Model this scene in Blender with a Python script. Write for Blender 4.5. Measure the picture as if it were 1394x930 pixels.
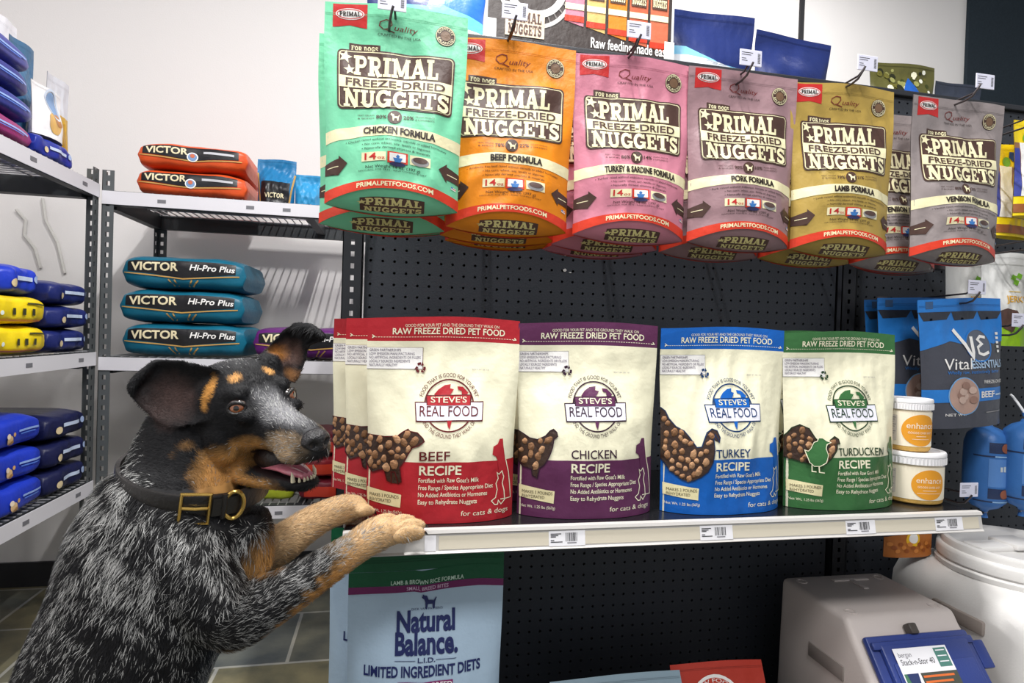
import bpy, bmesh, math, random
import numpy as np
from mathutils import Vector, Matrix

sc = bpy.context.scene
for o in list(bpy.data.objects):
    bpy.data.objects.remove(o)
C = sc.collection

# ---------------------------------------------------------------- camera
FPX, CX, CY, CAM_H = 820.0, 697.0, 465.0, 1.10
def _n(v):
    v = np.array(v, float); return v / np.linalg.norm(v)
AX = _n([4039, 118, 820]); AY = _n([-166, -16.3, 820]); AY = _n(AY - AX * (AY @ AX)); AZ = np.cross(AX, AY)
RM = np.stack([AX, AY, AZ], 1)            # camera(right, down, forward) = RM @ world
CAM = np.array([0, 0, CAM_H])
cd = bpy.data.cameras.new('camera'); cam = bpy.data.objects.new('camera', cd); C.objects.link(cam)
cd.sensor_width = 36.0; cd.lens = FPX / 1394 * 36.0; cd.clip_start = 0.02
Rt = RM.T
m = Matrix.Identity(4)
for i in range(3):
    m[i][0] = Rt[i, 0]; m[i][1] = -Rt[i, 1]; m[i][2] = -Rt[i, 2]; m[i][3] = CAM[i]
cam.matrix_world = m
sc.camera = cam
def ray(px, py): return RM.T @ np.array([(px - CX) / FPX, (py - CY) / FPX, 1.0])
def at(px, py, Y):                        # world point of a photo measurement on the plane y = Y
    d = ray(px, py); return CAM + d * (Y / d[1])
def atX(px, py, X):
    d = ray(px, py); return CAM + d * (X / d[0])
def atZ(px, py, Z):
    d = ray(px, py); return CAM + d * ((Z - CAM_H) / d[2])

# ---------------------------------------------------------------- light
w = bpy.data.worlds.new('world'); sc.world = w; w.use_nodes = True
w.node_tree.nodes['Background'].inputs[0].default_value = (0.93, 0.96, 1.0, 1)
w.node_tree.nodes['Background'].inputs[1].default_value = 0.64
def area(name, loc, sx, sy, power, aim=None, col=(1, .985, .965)):
    l = bpy.data.lights.new(name, 'AREA'); l.shape = 'RECTANGLE'; l.size = sx; l.size_y = sy; l.energy = power; l.color = col
    o = bpy.data.objects.new(name, l); C.objects.link(o); o.location = loc
    if aim is not None:
        o.rotation_euler = (Vector(aim) - Vector(loc)).to_track_quat('-Z', 'Y').to_euler()
    return o
area('ceiling_lamp_aisle', (0.15, 0.95, 3.15), 0.04, 0.30, 78)
area('ceiling_lamp_front', (0.35, -0.75, 3.15), 0.9, 0.5, 62, aim=(0.45, 1.0, 1.0))
area('ceiling_lamp_rear', (1.7, 1.9, 3.15), 0.7, 0.4, 42)
area('ceiling_lamp_side', (-1.1, 0.2, 3.15), 0.6, 0.4, 34)
sc.view_settings.view_transform = 'Standard'; sc.view_settings.look = 'None'
sc.view_settings.exposure = -0.42; sc.view_settings.gamma = 1.0; sc.view_settings.use_curve_mapping = False

# ---------------------------------------------------------------- materials
def lin(c):
    return tuple(((x / 255) / 12.92 if x / 255 <= .04045 else ((x / 255 + .055) / 1.055) ** 2.4) for x in c)
_M = {}
def mat(rgb, rough=.45, metal=0., bump=0., scale=40., name='surface', spec=.5, var=0., trans=0., coat=0.):
    key = (tuple(rgb), rough, metal, bump, scale, spec, var, trans, coat)
    if key in _M: return _M[key]
    m = bpy.data.materials.new(name); m.use_nodes = True; nt = m.node_tree; b = nt.nodes['Principled BSDF']
    c = lin(rgb)
    b.inputs['Base Color'].default_value = (*c, 1); b.inputs['Roughness'].default_value = rough
    b.inputs['Metallic'].default_value = metal; b.inputs['Specular IOR Level'].default_value = spec
    if trans: b.inputs['Transmission Weight'].default_value = trans
    if coat: b.inputs['Coat Weight'].default_value = coat; b.inputs['Coat Roughness'].default_value = .18
    tc = nt.nodes.new('ShaderNodeTexCoord')
    nz = nt.nodes.new('ShaderNodeTexNoise'); nz.inputs['Scale'].default_value = scale; nz.inputs['Detail'].default_value = 3
    nt.links.new(tc.outputs['Object'], nz.inputs['Vector'])
    if bump:
        bp = nt.nodes.new('ShaderNodeBump'); bp.inputs['Strength'].default_value = bump; bp.inputs['Distance'].default_value = .01
        nt.links.new(nz.outputs['Fac'], bp.inputs['Height']); nt.links.new(bp.outputs['Normal'], b.inputs['Normal'])
    if var:
        mx = nt.nodes.new('ShaderNodeMixRGB'); mx.inputs[1].default_value = (*[x * (1 - var) for x in c], 1)
        mx.inputs[2].default_value = (*[min(1, x * (1 + var)) for x in c], 1)
        nt.links.new(nz.outputs['Fac'], mx.inputs[0]); nt.links.new(mx.outputs[0], b.inputs['Base Color'])
    _M[key] = m; return m
def film(rgb, rough=.38): return mat(rgb, rough, 0, .16, 45, 'printed_film', .32)
def matte(rgb): return mat(rgb, .6, 0, 0, 40, 'ink')

# ---------------------------------------------------------------- mesh builder
class MB:
    def __init__(s): s.v = []; s.f = []; s.m = []; s.mats = []
    def mi(s, m):
        if m not in s.mats: s.mats.append(m)
        return s.mats.index(m)
    def add(s, verts, faces, m):
        k = len(s.v); i = s.mi(m)
        s.v.extend([tuple(map(float, p)) for p in verts])
        for f in faces: s.f.append(tuple(j + k for j in f)); s.m.append(i)
    def addbm(s, bm, m):
        bm.verts.index_update()
        s.add([v.co[:] for v in bm.verts], [[v.index for v in f.verts] for f in bm.faces], m); bm.free()
    def box(s, c, d, m, bev=0., seg=2, R=None):
        bm = bmesh.new(); bmesh.ops.create_cube(bm, size=1)
        for v in bm.verts: v.co = Vector((v.co.x * d[0], v.co.y * d[1], v.co.z * d[2]))
        if bev: bmesh.ops.bevel(bm, geom=list(bm.edges), offset=min(bev, .49 * min(d)), segments=seg, affect='EDGES', profile=.5)
        for v in bm.verts:
            if R is not None: v.co = R @ v.co
            v.co += Vector(c)
        s.addbm(bm, m)
    def bx(s, x0, x1, y0, y1, z0, z1, m, bev=0.): s.box(((x0 + x1) / 2, (y0 + y1) / 2, (z0 + z1) / 2), (x1 - x0, y1 - y0, z1 - z0), m, bev)
    def tube(s, pts, r, m, n=8, close=False, cap=True):
        pts = [Vector(p) for p in pts]; N = len(pts); rr = r if hasattr(r, '__len__') else [r] * N
        vs = []; fs = []; up = None
        for i, p in enumerate(pts):
            if close: t = (pts[(i + 1) % N] - pts[i - 1])
            else: t = pts[min(i + 1, N - 1)] - pts[max(i - 1, 0)]
            t.normalize()
            if up is None: up = t.orthogonal().normalized()
            a = (up - t * up.dot(t)); a = a.normalized() if a.length > 1e-6 else t.orthogonal().normalized(); up = a; b = t.cross(a)
            for k in range(n):
                g = 2 * math.pi * k / n; vs.append(p + (a * math.cos(g) + b * math.sin(g)) * rr[i])
        for i in range(N if close else N - 1):
            j = (i + 1) % N
            for k in range(n): fs.append((i * n + k, i * n + (k + 1) % n, j * n + (k + 1) % n, j * n + k))
        if cap and not close: fs.append(tuple(range(n))[::-1]); fs.append(tuple((N - 1) * n + k for k in range(n)))
        s.add(vs, fs, m)
    def lathe(s, prof, c, m, n=40, sq=None, R=None):
        vs = []; fs = []
        for (r, z) in prof:
            for k in range(n):
                g = 2 * math.pi * k / n; x, y = math.cos(g), math.sin(g)
                if sq: q = (abs(x) ** sq + abs(y) ** sq) ** (-1 / sq); x, y = x * q, y * q
                p = Vector((r * x, r * y, z))
                if R is not None: p = R @ p
                vs.append(p + Vector(c))
        for i in range(len(prof) - 1):
            for k in range(n): fs.append((i * n + k, i * n + (k + 1) % n, (i + 1) * n + (k + 1) % n, (i + 1) * n + k))
        if prof[0][0] > 1e-5: fs.append(tuple(range(n))[::-1])
        if prof[-1][0] > 1e-5: fs.append(tuple((len(prof) - 1) * n + k for k in range(n)))
        s.add(vs, fs, m)
    def grid(s, P, m, flip=False):          # P: (nu, nv, 3)
        nu, nv = P.shape[:2]; fs = []
        for i in range(nu - 1):
            for j in range(nv - 1):
                q = (i * nv + j, (i + 1) * nv + j, (i + 1) * nv + j + 1, i * nv + j + 1)
                fs.append(q[::-1] if flip else q)
        s.add(P.reshape(-1, 3), fs, m)
    def build(s, name, parent=None, smooth=True, loc=None, auto=40):
        me = bpy.data.meshes.new(name); me.from_pydata(s.v, [], s.f)
        for mm in s.mats: me.materials.append(mm)
        me.polygons.foreach_set('material_index', s.m)
        me.update()
        if smooth:
            me.polygons.foreach_set('use_smooth', [True] * len(me.polygons))
            if auto: me.set_sharp_from_angle(angle=math.radians(auto))
        o = bpy.data.objects.new(name, me); C.objects.link(o)
        if parent is not None: o.parent = parent
        if loc is not None: o.location = loc
        return o
def tag(o, label, cat, group=None):
    o['label'] = label; o['category'] = cat
    if group: o['group'] = group
    return o
def thing(name, label, cat, loc=(0, 0, 0), rz=0, group=None):
    o = bpy.data.objects.new(name, None); C.objects.link(o); o.location = loc; o.rotation_euler = (0, 0, rz); o.empty_display_size = .05
    return tag(o, label, cat, group)
def struct(mb, name, smooth=False):
    o = mb.build(name, smooth=smooth); o['kind'] = 'structure'; return o
def dup(root, loc=None, rot=None, label=None, group=None):
    r = root.copy(); C.objects.link(r)
    if loc is not None: r.location = loc
    if rot is not None: r.rotation_euler = rot
    if label: r['label'] = label
    if group: r['group'] = group
    for ch in list(root.children):
        c = ch.copy(); C.objects.link(c); c.parent = r
        for g in list(ch.children):
            d = g.copy(); C.objects.link(d); d.parent = c
    return r

# ---------------------------------------------------------------- printed artwork (flat shapes that get laid on a surface)
_T = {}
def glyphs(txt, bold=0.):
    k = (txt, bold)
    if k in _T: return _T[k]
    cu = bpy.data.curves.new('lettering', 'FONT'); cu.body = txt; cu.size = 1; cu.resolution_u = 3; cu.fill_mode = 'FRONT'; cu.offset = bold
    ob = bpy.data.objects.new('lettering', cu)
    me = bpy.data.meshes.new_from_object(ob)
    v = np.array([p.co[:2] for p in me.vertices]).reshape(-1, 2); f = [tuple(p.vertices) for p in me.polygons]
    bpy.data.objects.remove(ob); bpy.data.curves.remove(cu); bpy.data.meshes.remove(me)
    _T[k] = (v, f); return v, f
CAPH = None
def caph():
    global CAPH
    if CAPH is None: v, _ = glyphs('H'); CAPH = v[:, 1].max() - v[:, 1].min()
    return CAPH
# slab letters drawn as strokes in a unit box
SLAB = {}
def _slab():
    s = .27; t = .17; h = .15
    def serif(x, y, wd=.46): return ([(x - wd / 2, y), (x + wd / 2, y)], h)
    def arc(cx, cy, rx, ry, a0, a1, n=9): return [(cx + rx * math.cos(math.radians(a0 + (a1 - a0) * i / n)), cy + ry * math.sin(math.radians(a0 + (a1 - a0) * i / n))) for i in range(n + 1)]
    L = SLAB; b = h / 2; T = 1 - h / 2
    L['P'] = (.86, [([(.24, 0), (.24, 1)], s), serif(.24, b), serif(.2, T, .4), ([(.2, .91)] + arc(.55, .685, .2, .225, 90, -90) + [(.2, .46)], .19)])
    L['R'] = (.95, L['P'][1] + [([(.45, .5), (.76, .0)], .25), ([(.66, b), (.95, b)], h)])
    L['I'] = (.5, [([(.25, 0), (.25, 1)], s), serif(.25, b, .5), serif(.25, T, .5)])
    L['M'] = (1.25, [([(.22, 0), (.22, 1)], .19), ([(.22, 1), (.62, .12)], .25), ([(.62, .12), (1.03, 1)], .19), ([(1.03, 0), (1.03, 1)], s), serif(.2, b, .4), serif(1.03, b, .42), serif(.16, T, .32), serif(1.08, T, .32)])
    L['A'] = (1.0, [([(.16, 0), (.5, 1)], .18), ([(.5, 1), (.83, 0)], .28), ([(.25, .3), (.75, .3)], .15), serif(.16, b, .36), serif(.82, b, .42), ([(.32, T), (.6, T)], h)])
    L['L'] = (.8, [([(.24, 0), (.24, 1)], s), serif(.24, T), ([(.02, b), (.76, b)], h), ([(.7, 0), (.7, .36)], .15)])
    L['N'] = (1.02, [([(.2, 0), (.2, 1)], .17), ([(.2, 1), (.8, .0)], .28), ([(.82, 0), (.82, 1)], .17), serif(.2, b, .4), serif(.17, T, .34), serif(.82, T, .4)])
    L['U'] = (.95, [([(.22, 1), (.22, .32)] + arc(.48, .32, .26, .24, 180, 360) + [(.74, 1)], .22), serif(.22, T), serif(.76, T, .38)])
    L['G'] = (.96, [(arc(.48, .5, .34, .42, 35, 330, 16), .24), ([(.8, .44), (.8, 0.03)], .2), ([(.5, .42), (.95, .42)], .13), ([(.82, .66), (.82, .98)], .11)])
    L['E'] = (.86, [([(.24, 0), (.24, 1)], s), ([(.02, b), (.8, b)], h), ([(.02, T), (.78, T)], h), ([(.24, .5), (.58, .5)], .13), ([(.76, 0), (.76, .34)], .14), ([(.74, .68), (.74, 1)], .14), ([(.57, .36), (.57, .64)], .1)])
    L['T'] = (.92, [([(.46, 0), (.46, 1)], s), serif(.46, b, .5), ([(.02, T), (.9, T)], h), ([(.08, .66), (.08, 1)], .14), ([(.84, .66), (.84, 1)], .14)])
    L['S'] = (.78, [(arc(.39, .72, .24, .2, 20, 265, 10) + arc(.39, .28, .26, .2, 80, -160, 10), .22), ([(.68, .66), (.68, .98)], .11), ([(.1, .02), (.1, .36)], .11)])
    L['F'] = (.82, [([(.24, 0), (.24, 1)], s), serif(.24, b), ([(.02, T), (.78, T)], h), ([(.24, .5), (.56, .5)], .13), ([(.74, .66), (.74, 1)], .14)])
    L['O'] = (.95, [(arc(.475, .5, .33, .4, 0, 360, 18), .24)])
    L['D'] = (.92, [([(.24, 0), (.24, 1)], s), ([(.02, .92), (.42, .92)] + arc(.42, .5, .32, .42, 90, -90) + [(.02, .08)], .18)])
    L[' '] = (.4, [])
_slab()
def stroke2d(pts, wd, close=False):
    p = np.array(pts, float); N = len(p); vs = []
    for i in range(N):
        if close: a, b = p[i - 1], p[(i + 1) % N]
        else: a, b = p[max(i - 1, 0)], p[min(i + 1, N - 1)]
        t1 = p[i] - a if (i > 0 or close) else b - p[i]; t2 = b - p[i] if (i < N - 1 or close) else t1
        t1 = t1 / (np.linalg.norm(t1) + 1e-9); t2 = t2 / (np.linalg.norm(t2) + 1e-9)
        t = t1 + t2; t = t / (np.linalg.norm(t) + 1e-9); nrm = np.array([-t[1], t[0]])
        k = 1 / max(.5, abs(t @ t1)); vs += [p[i] + nrm * wd / 2 * k, p[i] - nrm * wd / 2 * k]
    fs = []
    for i in range(N if close else N - 1):
        j = (i + 1) % N; fs.append((2 * i, 2 * i + 1, 2 * j + 1, 2 * j))
    return np.array(vs), fs
class Art:
    """flat print; x to the right, y downwards, width = 1"""
    def __init__(s): s.p = []; s.warp = None
    def put(s, v, f, m, layer):
        v = np.array(v, float)
        if s.warp is not None: v = s.warp(v)
        s.p.append((v, f, m, layer))
    def poly(s, pts, m, layer=1): s.put(pts, [tuple(range(len(pts)))], m, layer)
    def rect(s, x0, y0, x1, y1, m, layer=1, n=1):
        xs = np.linspace(x0, x1, n + 1); v = [(x, y0) for x in xs] + [(x, y1) for x in xs]
        s.put(v, [(i, i + 1, n + 1 + i + 1, n + 1 + i) for i in range(n)], m, layer)
    def disc(s, cx, cy, rx, m, layer=1, ry=None, n=28):
        ry = ry or rx; s.poly([(cx + rx * math.cos(2 * math.pi * i / n), cy + ry * math.sin(2 * math.pi * i / n)) for i in range(n)], m, layer)
    def stroke(s, pts, wd, m, layer=1, close=False): v, f = stroke2d(pts, wd, close); s.put(v, f, m, layer)
    def ring(s, cx, cy, r, wd, m, layer=1, a0=0, a1=360, n=36, ry=None):
        ry = ry or r
        full = abs(a1 - a0) >= 360; k = n if full else n + 1
        s.stroke([(cx + r * math.cos(math.radians(a0 + (a1 - a0) * i / n)), cy + ry * math.sin(math.radians(a0 + (a1 - a0) * i / n))) for i in range(k)], wd, m, layer, full)
    def text(s, txt, x, y, h, m, layer=2, w=None, align='c', bold=0., shear=0.):
        """baseline at y, cap height h, optional fitted width w"""
        v, f = glyphs(txt, bold)
        if not len(v): return
        v = v.copy(); sc_ = h / caph(); x0, x1 = v[:, 0].min(), v[:, 0].max(); wd = (x1 - x0) * sc_
        sx = sc_ if w is None else w / (x1 - x0); wd = (x1 - x0) * sx
        ox = {'c': x - wd / 2, 'l': x, 'r': x - wd}[align]
        q = np.stack([(v[:, 0] - x0) * sx + ox + shear * v[:, 1] * sc_, y - v[:, 1] * sc_], 1); s.put(q, f, m, layer)
    def arctext(s, txt, cx, cy, r, h, m, layer=2, a0=-150, a1=-30, bold=0.):
        v, f = glyphs(txt, bold); v = v.copy(); x0, x1 = v[:, 0].min(), v[:, 0].max(); sc_ = h / caph()
        up = a1 > a0
        a = np.radians(a0 + (a1 - a0) * (v[:, 0] - x0) / (x1 - x0)); rr = r + (v[:, 1] if up else -v[:, 1]) * sc_
        s.put(np.stack([cx + rr * np.cos(a), cy + rr * np.sin(a)], 1), f, m, layer)
    def slab(s, txt, x0, x1, y, h, m, layer=3, gap=.07):
        tot = sum(SLAB[c][0] for c in txt) + gap * (len(txt) - 1); k = (x1 - x0) / tot; x = x0
        for c in txt:
            wd, st = SLAB[c]
            for pts, t in st:
                v, f = stroke2d(pts, t); s.put(np.stack([x + v[:, 0] * k, y - v[:, 1] * h], 1), f, m, layer)
            x += (wd + gap) * k
    def star(s, cx, cy, r, m, layer=3, rot=-90):
        pts = [(cx + (r if i % 2 == 0 else r * .42) * math.cos(math.radians(rot + 36 * i)), cy + (r if i % 2 == 0 else r * .42) * math.sin(math.radians(rot + 36 * i))) for i in range(10)]
        s.poly(pts, m, layer)
    def lay(s, mb, surf, cell=.03, lift=.0006):
        """cut into small cells and lay on surf(x, y, lift) -> world (n,3); appended to mesh builder mb"""
        mats = []; V = []; Fa = []; MI = []; k = 0
        bm = bmesh.new(); i = 0
        for (v, f, m, layer) in s.p:
            if m not in mats: mats.append(m)
            mi = mats.index(m); vs = [bm.verts.new((p[0], p[1], layer + (i % 7) * .02)) for p in v]
            i += 1
            for q in f:
                try: fc = bm.faces.new([vs[j] for j in q]); fc.material_index = mi
                except ValueError: pass
        big = [f for f in bm.faces if len(f.verts) > 4]
        if big: bmesh.ops.triangulate(bm, faces=big)
        xs = [v.co.x for v in bm.verts]; ys = [v.co.y for v in bm.verts]
        for ax, lo, hi in ((0, min(xs), max(xs)), (1, min(ys), max(ys))):
            c = math.floor(lo / cell) * cell
            while c < hi:
                co = [0, 0, 0]; no = [0, 0, 0]; co[ax] = c; no[ax] = 1
                if ax == 0: sel = [f for f in bm.faces if min(v.co.x for v in f.verts) < c < max(v.co.x for v in f.verts)]
                else: sel = [f for f in bm.faces if min(v.co.y for v in f.verts) < c < max(v.co.y for v in f.verts)]
                if sel:
                    g = set(sel)
                    for f in sel: g.update(f.edges); g.update(f.verts)
                    bmesh.ops.bisect_plane(bm, geom=list(g), plane_co=co, plane_no=no)
                c += cell
        bm.verts.index_update(); a = np.array([v.co[:] for v in bm.verts])
        P = surf(a[:, 0], a[:, 1], a[:, 2] * lift)
        base = len(mb.v); mb.v.extend([tuple(map(float, p)) for p in P]); mm = [mb.mi(x) for x in mats]
        for f in bm.faces: mb.f.append(tuple(v.index + base for v in f.verts)[::-1]); mb.m.append(mm[f.material_index])
        bm.free()

# ---------------------------------------------------------------- pouches
def sstep(x): x = np.clip(x, 0, 1); return x * x * (3 - 2 * x)
class Pouch:
    """upright stand-up pouch, origin at the middle of its bottom edge, front towards -y"""
    def __init__(s, W, H, D, seed=0, pinch=.05, vt=.88, vb=.3, arch=0., wr=.0022, lean=0., topc=0., flare=0.):
        s.W, s.H, s.D, s.pinch, s.vt, s.vb, s.arch, s.wr, s.lean, s.topc, s.flare = W, H, D, pinch, vt, vb, arch, wr, lean, topc, flare
        s.A = H / W; r = np.random.RandomState(seed + 11)
        s.k = []
        for i in range(9):
            an = r.uniform(0, math.pi); fr = r.uniform(2.2, 9) if i < 6 else r.uniform(9, 17)
            s.k.append((fr * math.cos(an), fr * math.sin(an), r.uniform(0, 6.28), r.uniform(.5, 1) * (4 / (fr + 1)), r.uniform(.8, 1.9)))
    sag = .018
    def prof(s, v): return sstep((s.vt - v) / (s.vt - s.vb))
    def wrinkle(s, u, v):
        z = 0
        for kx, ky, ph, am, po in s.k: z = z + am * (1 - 2 * np.sqrt(np.sin(kx * u + ky * v * s.A + ph) ** 2 + .03) ** po)
        return z * .5
    def pos(s, u, v, side=-1):
        p = s.prof(v); hw = s.W / 2 * (1 - s.pinch * p + s.flare * (1 - v) ** 3)
        x = u * hw; z = v * s.H + s.arch * (1 - np.abs(u) ** 2) * (1 - v) ** 3 + s.topc * np.sin(u * 2.2 + 1) * v ** 6
        au = np.clip(np.abs(u), 0, 1)
        y = side * s.D / 2 * p * (1 - au ** 2.4) ** .75
        mk = (1 - au ** 6) * (.25 + .75 * sstep((.97 - v) / .2)) * (.35 + .65 * sstep(v / .12))
        wf = -s.wr * s.wrinkle(u, v) * mk
        y = y + (wf if side < 0 else wf * (1 - p) + p * s.wr * s.wrinkle(u + 3, v) * mk)
        y = y + s.lean * v * s.H + .004 * np.sin(3 * u + s.k[0][2]) * sstep((v - .7) / .3)
        return np.stack([x, y, z], -1)
    def front(s, x, y, lift=0.):
        u = 2 * np.asarray(x, float) - 1; v = 1 - np.asarray(y, float) / s.A; e = .004
        p = s.pos(u, v); du = s.pos(u + e, v) - s.pos(u - e, v); dv = s.pos(u, v + e) - s.pos(u, v - e)
        nn = np.cross(du, dv); nn /= np.linalg.norm(nn, axis=-1, keepdims=True) + 1e-12
        nn = np.where(nn[..., 1:2] > 0, -nn, nn)
        return p + nn * np.asarray(lift)[..., None]
    def gus(s, u, t, lift=0.):
        f = s.pos(u, 0 * u); b = s.pos(u, 0 * u, 1); p = f * (1 - t)[..., None] + b * t[..., None]
        p[..., 2] += s.sag * np.sin(math.pi * t) * (1 - u ** 2) - np.asarray(lift); return p
    def shell(s, m, mb=None, v0=0., v1=1., nu=72, nv=96, back=True):
        mb = mb or MB(); u = np.linspace(-1, 1, nu); v = np.linspace(v0, v1, nv); U, V = np.meshgrid(u, v, indexing='ij')
        mb.grid(s.pos(U, V), m)
        if back:
            Pb = s.pos(U, V, 1); Pb[..., 1] += .0012; mb.grid(Pb, m, True)
            if v1 > .999:
                n0 = len(mb.v); a = s.pos(u, 0 * u + 1); b = s.pos(u, 0 * u + 1, 1); b[:, 1] += .0012
                mb.grid(np.stack([a, b], 1), m)
        return mb
    def gusset(s, m, mb=None, nu=40, nt=9):
        mb = mb or MB(); u = np.linspace(-1, 1, nu); t = np.linspace(0, 1, nt); U, T = np.meshgrid(u, t, indexing='ij')
        mb.grid(s.gus(U, T), m, True); return mb
# ================================================================ room
YW = 2.80                                   # back wall
def wallmat():
    m = mat((226, 223, 222), .7, 0, .05, 180, 'painted_wall'); return m
mb = MB(); mb.bx(-1.62, 3.07, YW, YW + .1, 0, 3.3, wallmat()); struct(mb, 'wall_back')
mb = MB(); mb.bx(-1.72, -1.62, -2.5, YW + .1, 0, 3.3, wallmat()); struct(mb, 'wall_left')
mb = MB(); mb.bx(3.07, 4.4, YW - .02, YW + .1, 0, 3.3, mat((40, 50, 58), .8, 0, .1, 90, 'dark_wall', .2, .25)); struct(mb, 'wall_right')
mb = MB(); xs = at(1090, 30, YW)[0]; mb.bx(xs - .012, xs + .012, YW - .012, YW + .01, 0, 3.3, mat((30, 30, 34), .6)); struct(mb, 'trim_1')
mb = MB(); mb.bx(-1.62, 3.07, YW - .012, YW + .001, 0, .1, mat((40, 40, 44), .5)); struct(mb, 'baseboard_back')
mb = MB(); mb.bx(-1.72, 4.4, -2.5, YW + .1, 3.3, 3.36, mat((205, 205, 205), .9, name='ceiling_paint')); struct(mb, 'ceiling')
# slate floor
fm = bpy.data.materials.new('slate_tiles'); fm.use_nodes = True; nt = fm.node_tree; b = nt.nodes['Principled BSDF']
tc = nt.nodes.new('ShaderNodeTexCoord'); mp = nt.nodes.new('ShaderNodeMapping'); mp.inputs['Location'].default_value = (.30, .43, 0)
br = nt.nodes.new('ShaderNodeTexBrick'); br.offset = 0.5; br.inputs['Scale'].default_value = 1
br.inputs['Brick Width'].default_value = .42; br.inputs['Row Height'].default_value = .355; br.inputs['Mortar Size'].default_value = .006
br.inputs['Color1'].default_value = (*lin((104, 110, 112)), 1); br.inputs['Color2'].default_value = (*lin((132, 126, 98)), 1); br.inputs['Mortar'].default_value = (*lin((180, 180, 176)), 1)
nz = nt.nodes.new('ShaderNodeTexNoise'); nz.inputs['Scale'].default_value = 7; nz.inputs['Detail'].default_value = 8
cr = nt.nodes.new('ShaderNodeValToRGB'); cr.color_ramp.elements[0].color = (.35, .38, .42, 1); cr.color_ramp.elements[1].color = (1.15, 1.08, .92, 1); cr.color_ramp.elements[0].position = .35; cr.color_ramp.elements[1].position = .68
mx = nt.nodes.new('ShaderNodeMixRGB'); mx.blend_type = 'MULTIPLY'; mx.inputs[0].default_value = .8
nt.links.new(tc.outputs['Object'], mp.inputs[0]); nt.links.new(mp.outputs[0], br.inputs['Vector']); nt.links.new(tc.outputs['Object'], nz.inputs['Vector'])
nt.links.new(nz.outputs['Fac'], cr.inputs[0]); nt.links.new(br.outputs['Color'], mx.inputs[1]); nt.links.new(cr.outputs[0], mx.inputs[2]); nt.links.new(mx.outputs[0], b.inputs['Base Color'])
bp = nt.nodes.new('ShaderNodeBump'); bp.inputs['Strength'].default_value = .35; bp.inputs['Distance'].default_value = .01
nt.links.new(nz.outputs['Fac'], bp.inputs['Height']); nt.links.new(bp.outputs[0], b.inputs['Normal']); b.inputs['Roughness'].default_value = .42
mb = MB(); mb.bx(-1.72, 4.4, -2.5, YW + .1, -.06, 0, fm); struct(mb, 'floor')

# ================================================================ dark pegboard gondola
BLK = mat((38, 40, 46), .48, 0, .05, 300, 'powder_coated_steel'); PEG = mat((50, 54, 62), .55, 0, .08, 220, 'pegboard_black')
YP = 1.345; PITCH = .0254
def pegpanel(x0, z0, nx, nz, m, skip=()):
    mb = MB(); r = .0031; n = 8; P = PITCH; V = []; F = []
    ring = [(math.cos(math.radians(22.5 + 45 * k)), math.sin(math.radians(22.5 + 45 * k))) for k in range(8)]
    sq = [(1, .414), (.414, 1), (-.414, 1), (-1, .414), (-1, -.414), (-.414, -1), (.414, -1), (1, -.414)]
    cor = [(1, 1), (-1, 1), (-1, -1), (1, -1)]
    for i in range(nx):
        for j in range(nz):
            cx = x0 + (i + .5) * P; cz = z0 + (j + .5) * P; k = len(V)
            V += [(cx + r * a, YP, cz + r * b_) for a, b_ in ring]
            V += [(cx + P / 2 * a, YP, cz + P / 2 * b_) for a, b_ in sq]
            V += [(cx + P / 2 * a, YP, cz + P / 2 * b_) for a, b_ in cor]
            V += [(cx + r * a, YP + .005, cz + r * b_) for a, b_ in ring]
            for q in range(8):
                t = (q + 1) % 8
                F.append((k + q, k + t, k + 8 + t, k + 8 + q)); F.append((k + q, k + 20 + q, k + 20 + t, k + t))
            for q, (c0, c1) in enumerate(((0, 1), (2, 3), (4, 5), (6, 7))): F.append((k + 8 + c0, k + 8 + c1, k + 16 + q))
    mb.add(V, F, m); return mb
def slotted(mb, x0, x1, y, z0, z1, m, slot_w, slot_h, pitch, cx=None, ax='x', th=.002):
    """strip facing -y (or +x when ax='y') with a row of real slots"""
    cx = (x0 + x1) / 2 if cx is None else cx; a, b_ = cx - slot_w / 2, cx + slot_w / 2
    def q(u0, u1, w0, w1):
        if ax == 'x': mb.bx(u0, u1, y, y + th, w0, w1, m)
        else: mb.bx(y - th, y, u0, u1, w0, w1, m)
    q(x0, a, z0, z1); q(b_, x1, z0, z1); z = z0
    while z < z1 - 1e-6:
        q(a, b_, z, min(z1, z + pitch - slot_h)); z += pitch
gon = thing('gondola_shelving', 'black pegboard gondola fixture holding the hanging pouches and the display shelf', 'shelving', (0, 0, 0))
GX0, GX1 = -.058, 1.118
pegpanel(GX0, .22, 46, 60, PEG).build('pegboard_panel', gon, smooth=False)
pegpanel(GX1 + .046, .22, 44, 60, PEG).build('pegboard_panel', gon, smooth=False)
mb = MB(); r_ = random.Random(8)
for px, py, w_, h_ in ((771, 346, .009, .006), (769, 368, .006, .004), (776, 371, .004, .0015)):
    mb = MB(); q = at(px, py, YP - .0004); k = 9; mb.add([(q[0] + w_ * math.cos(6.28 * i / k) * r_.uniform(.6, 1.1), YP - .0005, q[2] + h_ * math.sin(6.28 * i / k) * r_.uniform(.6, 1.1)) for i in range(k)], [tuple(range(k))], mat((206, 204, 202), .7, name='chipped_paint')); mb.build('paint_chip', gon, smooth=False)
mb = MB(); mb.bx(GX0, 2.3, YP + .03, YP + .034, .2, 1.744, mat((74, 62, 48), .85, name='hardboard')); mb.build('back_board', gon, smooth=False)
def upright(x0, x1, nm):
    mb = MB(); c = (x0 + x1) / 2
    slotted(mb, x0, x1, YP - .012, 0.02, 1.745, BLK, .0075, .011, PITCH)
    mb.bx(x0, x0 + .002, YP - .012, YP + .04, 0.02, 1.745, BLK); mb.bx(x1 - .002, x1, YP - .012, YP + .04, .02, 1.745, BLK)
    mb.build(nm, gon, smooth=False)
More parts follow.
